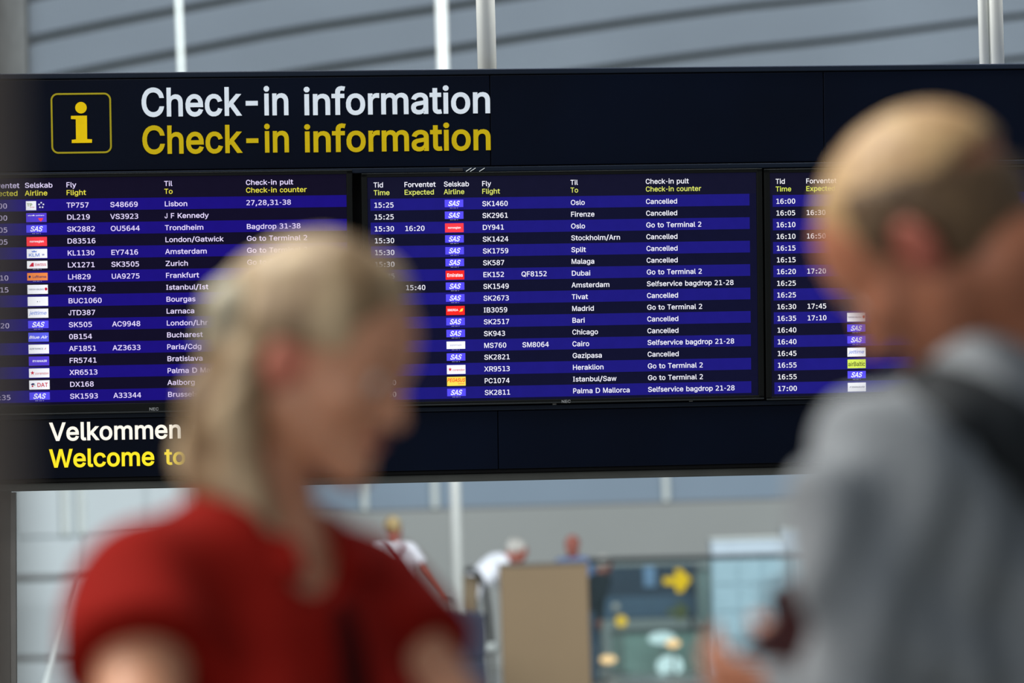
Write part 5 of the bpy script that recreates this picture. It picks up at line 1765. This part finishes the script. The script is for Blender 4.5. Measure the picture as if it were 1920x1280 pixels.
A, B = at(812, 1152, 32), at(908, 1152, 32)
nav = empty('navy_counter', ((A[0] + B[0]) / 2, 32, 0))
w = (B[0] - A[0]) / 2
zt = at(860, 1152, 32)[2]
zm = at(860, 1236, 32)[2]
M_nv = mat('dark navy laminate', (20, 28, 50), .5)
MB().box(-w, w, 0, .35, zm + .006, zt, .008).build('upper_board', M_nv, nav)
MB().box(-w, w, 0.01, .34, 0, zm - .006, .008).build('lower_board', M_nv, nav)
MB().box(-w + .01, w - .01, .02, .33, zm - .01, zm + .01).build('joint', M_black, nav)
tag(nav, 'dark navy counter panel in two boards at the foot of the white mast', 'counter')

tr = empty('luggage_trolley', (at(895, 1200, 34)[0], 34, 0))
Lt = np.array(tr.location)
fr_pts = [at(x, y, 34) - Lt for x, y in ((872, 1072), (880, 1066), (896, 1074), (909, 1100), (916, 1150), (921, 1215))]
MB().tube(fr_pts, .028, 10).build('handle_frame', M_rubber, tr, True)
pts = [at(x, y, 34.05) - Lt for x, y in ((868, 1078), (900, 1078), (893, 1146), (868, 1146))]
q = MB().add(pts + [p_ + np.array([0, .03, 0]) for p_ in pts], [(0, 3, 2, 1), (4, 5, 6, 7), (0, 1, 5, 4), (1, 2, 6, 5), (2, 3, 7, 6), (3, 0, 4, 7)])
q.build('back_board', mat('trolley board', (108, 92, 68), .5), tr)
zz = at(915, 1215, 34)[2]
MB().box(fr_pts[-1][0] - .35, fr_pts[-1][0] + .03, -.2, .25, zz - .06, zz - .02, .01).build('deck', M_grey, tr)
MB().tube([(fr_pts[-1][0], -.05, zz), (fr_pts[-1][0] + .02, .05, zz)], .05, 14).build('corner_buffer', M_white, tr, True)
for sx in (-.3, 0):
    MB().tube([(fr_pts[-1][0] + sx, 0, .08), (fr_pts[-1][0] + sx, 0, zz - .04)], .015, 8).build('leg', M_grey, tr, True)
    MB().tube([(fr_pts[-1][0] + sx - .02, 0, .05), (fr_pts[-1][0] + sx + .02, 0, .05)], .05, 14).build('wheel', M_rubber, tr)
tag(tr, 'luggage trolley with curved black handle between navy counter and tan partition', 'trolley')

# ------------------------------------------------------------ glass balustrade and what stands beyond
A, B = at(1103, 1051, 37), at(1900, 1040, 37)
bal = empty('glass_balustrade', (A[0], 37, 0))
Lb_ = np.array(bal.location)
zr = .5 * (A[2] + B[2])
Wd = B[0] - A[0]
MB().tube([(0, 0, A[2]), (Wd, 0, A[2] - .01)], .026, 12).build('handrail', mat('dark steel rail', (62, 68, 70), .4, .5), bal, True)
M_glass = bpy.data.materials.new('green tinted glass')
M_glass.use_nodes = True
nt = M_glass.node_tree
nt.nodes.remove(nt.nodes['Principled BSDF'])
tr_ = nt.nodes.new('ShaderNodeBsdfTransparent')
tr_.inputs[0].default_value = (.82, .92, .92, 1)
gl = nt.nodes.new('ShaderNodeBsdfGlossy')
gl.inputs['Roughness'].default_value = .08
fz = nt.nodes.new('ShaderNodeFresnel')
mx = nt.nodes.new('ShaderNodeMixShader')
nz = nt.nodes.new('ShaderNodeTexNoise')
nz.inputs['Scale'].default_value = 2
nt.links.new(fz.outputs[0], mx.inputs[0])
nt.links.new(tr_.outputs[0], mx.inputs[1])
nt.links.new(gl.outputs[0], mx.inputs[2])
nt.links.new(mx.outputs[0], nt.nodes['Material Output'].inputs[0])
ng = 4
for i in range(ng):
    MB().box(Wd * i / ng + .01, Wd * (i + 1) / ng - .01, -.006, .006, .06, A[2] - .035).build('glass_pane', M_glass, bal)
MB().box(0, Wd, -.04, .04, 0, .06, .005).build('base_channel', M_grey, bal)
tag(bal, 'glass balustrade with dark steel handrail right of the tan partition', 'balustrade')


def boxthing(name, x0, x1, y0, y1, Y, dep, m, part, label, cat, floor=True, extra=None):
    A, B = at(x0, y0, Y), at(x1, y0, Y)
    zt = at((x0 + x1) / 2, y0, Y)[2]
    zb = 0 if floor else at((x0 + x1) / 2, y1, Y)[2]
    r = empty(name, ((A[0] + B[0]) / 2, Y, 0))
    w = (B[0] - A[0]) / 2
    MB().box(-w, w, 0, dep, zb, zt, .01).build(part, m, r)
    tag(r, label, cat)
    return r, w, zb, zt


M_cyan = mat('pale blue enamel', (190, 204, 214), .4, vary=.05)
kio, w, zb_, zt_ = boxthing('kiosk_cabinet', 1333, 1475, 1008, 1280, 40, .6, M_cyan, 'cabinet_body', 'pale blue kiosk cabinet standing behind the glass balustrade', 'cabinet')
for i in range(3):
    for j in range(4):
        x_ = -w + .03 + i * (2 * w - .06) / 3
        z_ = .1 + j * (zt_ - .3) / 4
        MB().box(x_ + .006, x_ + (2 * w - .06) / 3 - .006, -.02, .0, z_ + .006, z_ + (zt_ - .3) / 4 - .006, .004).build('door_panel', M_cyan, kio)
MB().box(-w - .01, w + .01, -.02, .62, zt_ - .02, zt_ + .01, .004).build('top_board', M_white, kio)
k2, w2, a_, b_ = boxthing('kiosk_cabinet', 1468, 1620, 988, 1280, 40.8, .5, M_cyan, 'cabinet_body', 'taller pale blue cabinet behind the man in grey', 'cabinet')
MB().box(-w2 - .01, w2 + .01, -.02, .52, b_ - .02, b_ + .01, .004).build('top_board', M_white, k2)

# direction board with the yellow arrow
M_board = mat('slate blue board', (38, 54, 72), .4, vary=.15, scale=3)
M_board2 = mat('dusty blue board', (72, 92, 112), .4)
db, w, zb_, zt_ = boxthing('direction_board', 1104, 1310, 1060, 1160, 43, .12, M_board, 'board', 'dark blue direction board with a yellow arrow behind the glass', 'sign', False)
zc = at(1270, 1088, 43)[2]
xc = at(1270, 1088, 43)[0] - db.location[0]
u_ = 43 / F


def arrow(cx, cz, k):
    return [(cx + a * u_ * k, cz + b * u_ * k) for a, b in ((-26, 6), (-2, 7), (-4, 21), (6, 22), (26, 2), (8, -22), (-2, -22), (-4, -8), (-26, -6))]


MB().prism(arrow(xc, zc, 1), -.02, 0).build('arrow', emis('lit yellow arrow', (255, 198, 30), 1.0), db)
zc2 = at(1272, 1146, 43)[2]
MB().prism(arrow(xc, zc2, .8), -.02, 0).build('arrow_reflection', mat('olive arrow reflection', (104, 108, 62), .5), db)  # dimmer copy of the arrow, painted in as its reflection
x1_, x2_ = at(1206, 1060, 43)[0] - db.location[0], at(1228, 1060, 43)[0] - db.location[0]
MB().box(x1_, x2_, -.02, 0, at(1217, 1100, 43)[2], at(1217, 1062, 43)[2], .004).build('pictogram_tile', mat('pale blue tile', (120, 146, 178), .5), db)
z1_, z2_ = at(1200, 1158, 43)[2], at(1200, 1118, 43)[2]
MB().box(-w + .02, w - .02, -.015, 0, z1_, z2_, .004).build('lower_strip', M_board2, db)
for sx in (-w + .1, w - .1):
    MB().tube([(sx, .06, 0), (sx, .06, zb_)], .03, 10).build('post', M_grey, db, True)

wl_, w, a_, b_ = boxthing('display_wall', 1306, 1345, 1064, 1280, 42.2, .4, mat('grey green column', (120, 132, 128), .6), 'column_body', 'grey green column right of the yellow arrow board', 'column')
MB().box(-w - .01, w + .01, -.02, .42, b_ - .03, b_, .004).build('cap', M_grey, wl_)
cnt, w, a_, b_ = boxthing('shop_counter', 1148, 1335, 1180, 1280, 41.6, .5, mat('sage green counter front', (122, 146, 136), .5, vary=.12, scale=3), 'counter_front', 'sage green counter under the arrow board', 'counter')
MB().box(-w - .02, w + .02, -.04, .52, b_ - .03, b_, .005).build('worktop', mat('dark worktop', (84, 92, 90), .4), cnt)

M_lampw = emis('warm lamp glow', (255, 196, 140), 1.6)
M_lampc = emis('cool white glow', (224, 240, 240), 1.0)
M_lampy = emis('amber lamp glow', (240, 190, 60), 1.1)
for (px, py, rx_, rz_, m, lb) in ((1140, 1236, 16, 8, M_lampw, 'warm oval lamp low beside the dark-jacketed person'), (1262, 1206, 14, 8, M_lampw, 'warm oval lamp on the front of the sage counter'),
                                 (1241, 1196, 26, 12, M_lampc, 'cool white lamp shade left of the warm counter lamp'), (1256, 1248, 26, 20, M_lampc, 'large cool white lamp shade at the counter foot'),
                                 (1165, 1164, 11, 11, M_lampy, 'round amber lamp at the counter end below the dark board'), (1155, 1138, 7, 8, mat('pale globe', (190, 180, 170), .5), 'small pale globe above the amber lamp')):
    Yl = {1140: 40.6, 1262: 40.2, 1241: 41.2, 1256: 40.7, 1165: 41.0, 1155: 41.45}[px]
    c = at(px, py, Yl)
    r = empty('counter_lamp', (c[0], Yl, 0))
    MB().ball((0, 0, c[2]), (rx_ * Yl / F, .05, rz_ * Yl / F), 16).build('lamp_shade', m, r, True)
    MB().tube([(0, .02, 0), (0, .02, c[2])], .012, 8).build('stem', M_grey, r, True)
    MB().tube([(0, .02, 0), (0, .02, .02)], .08, 14).build('foot', M_grey, r, True)
    tag(r, lb, 'lamp')
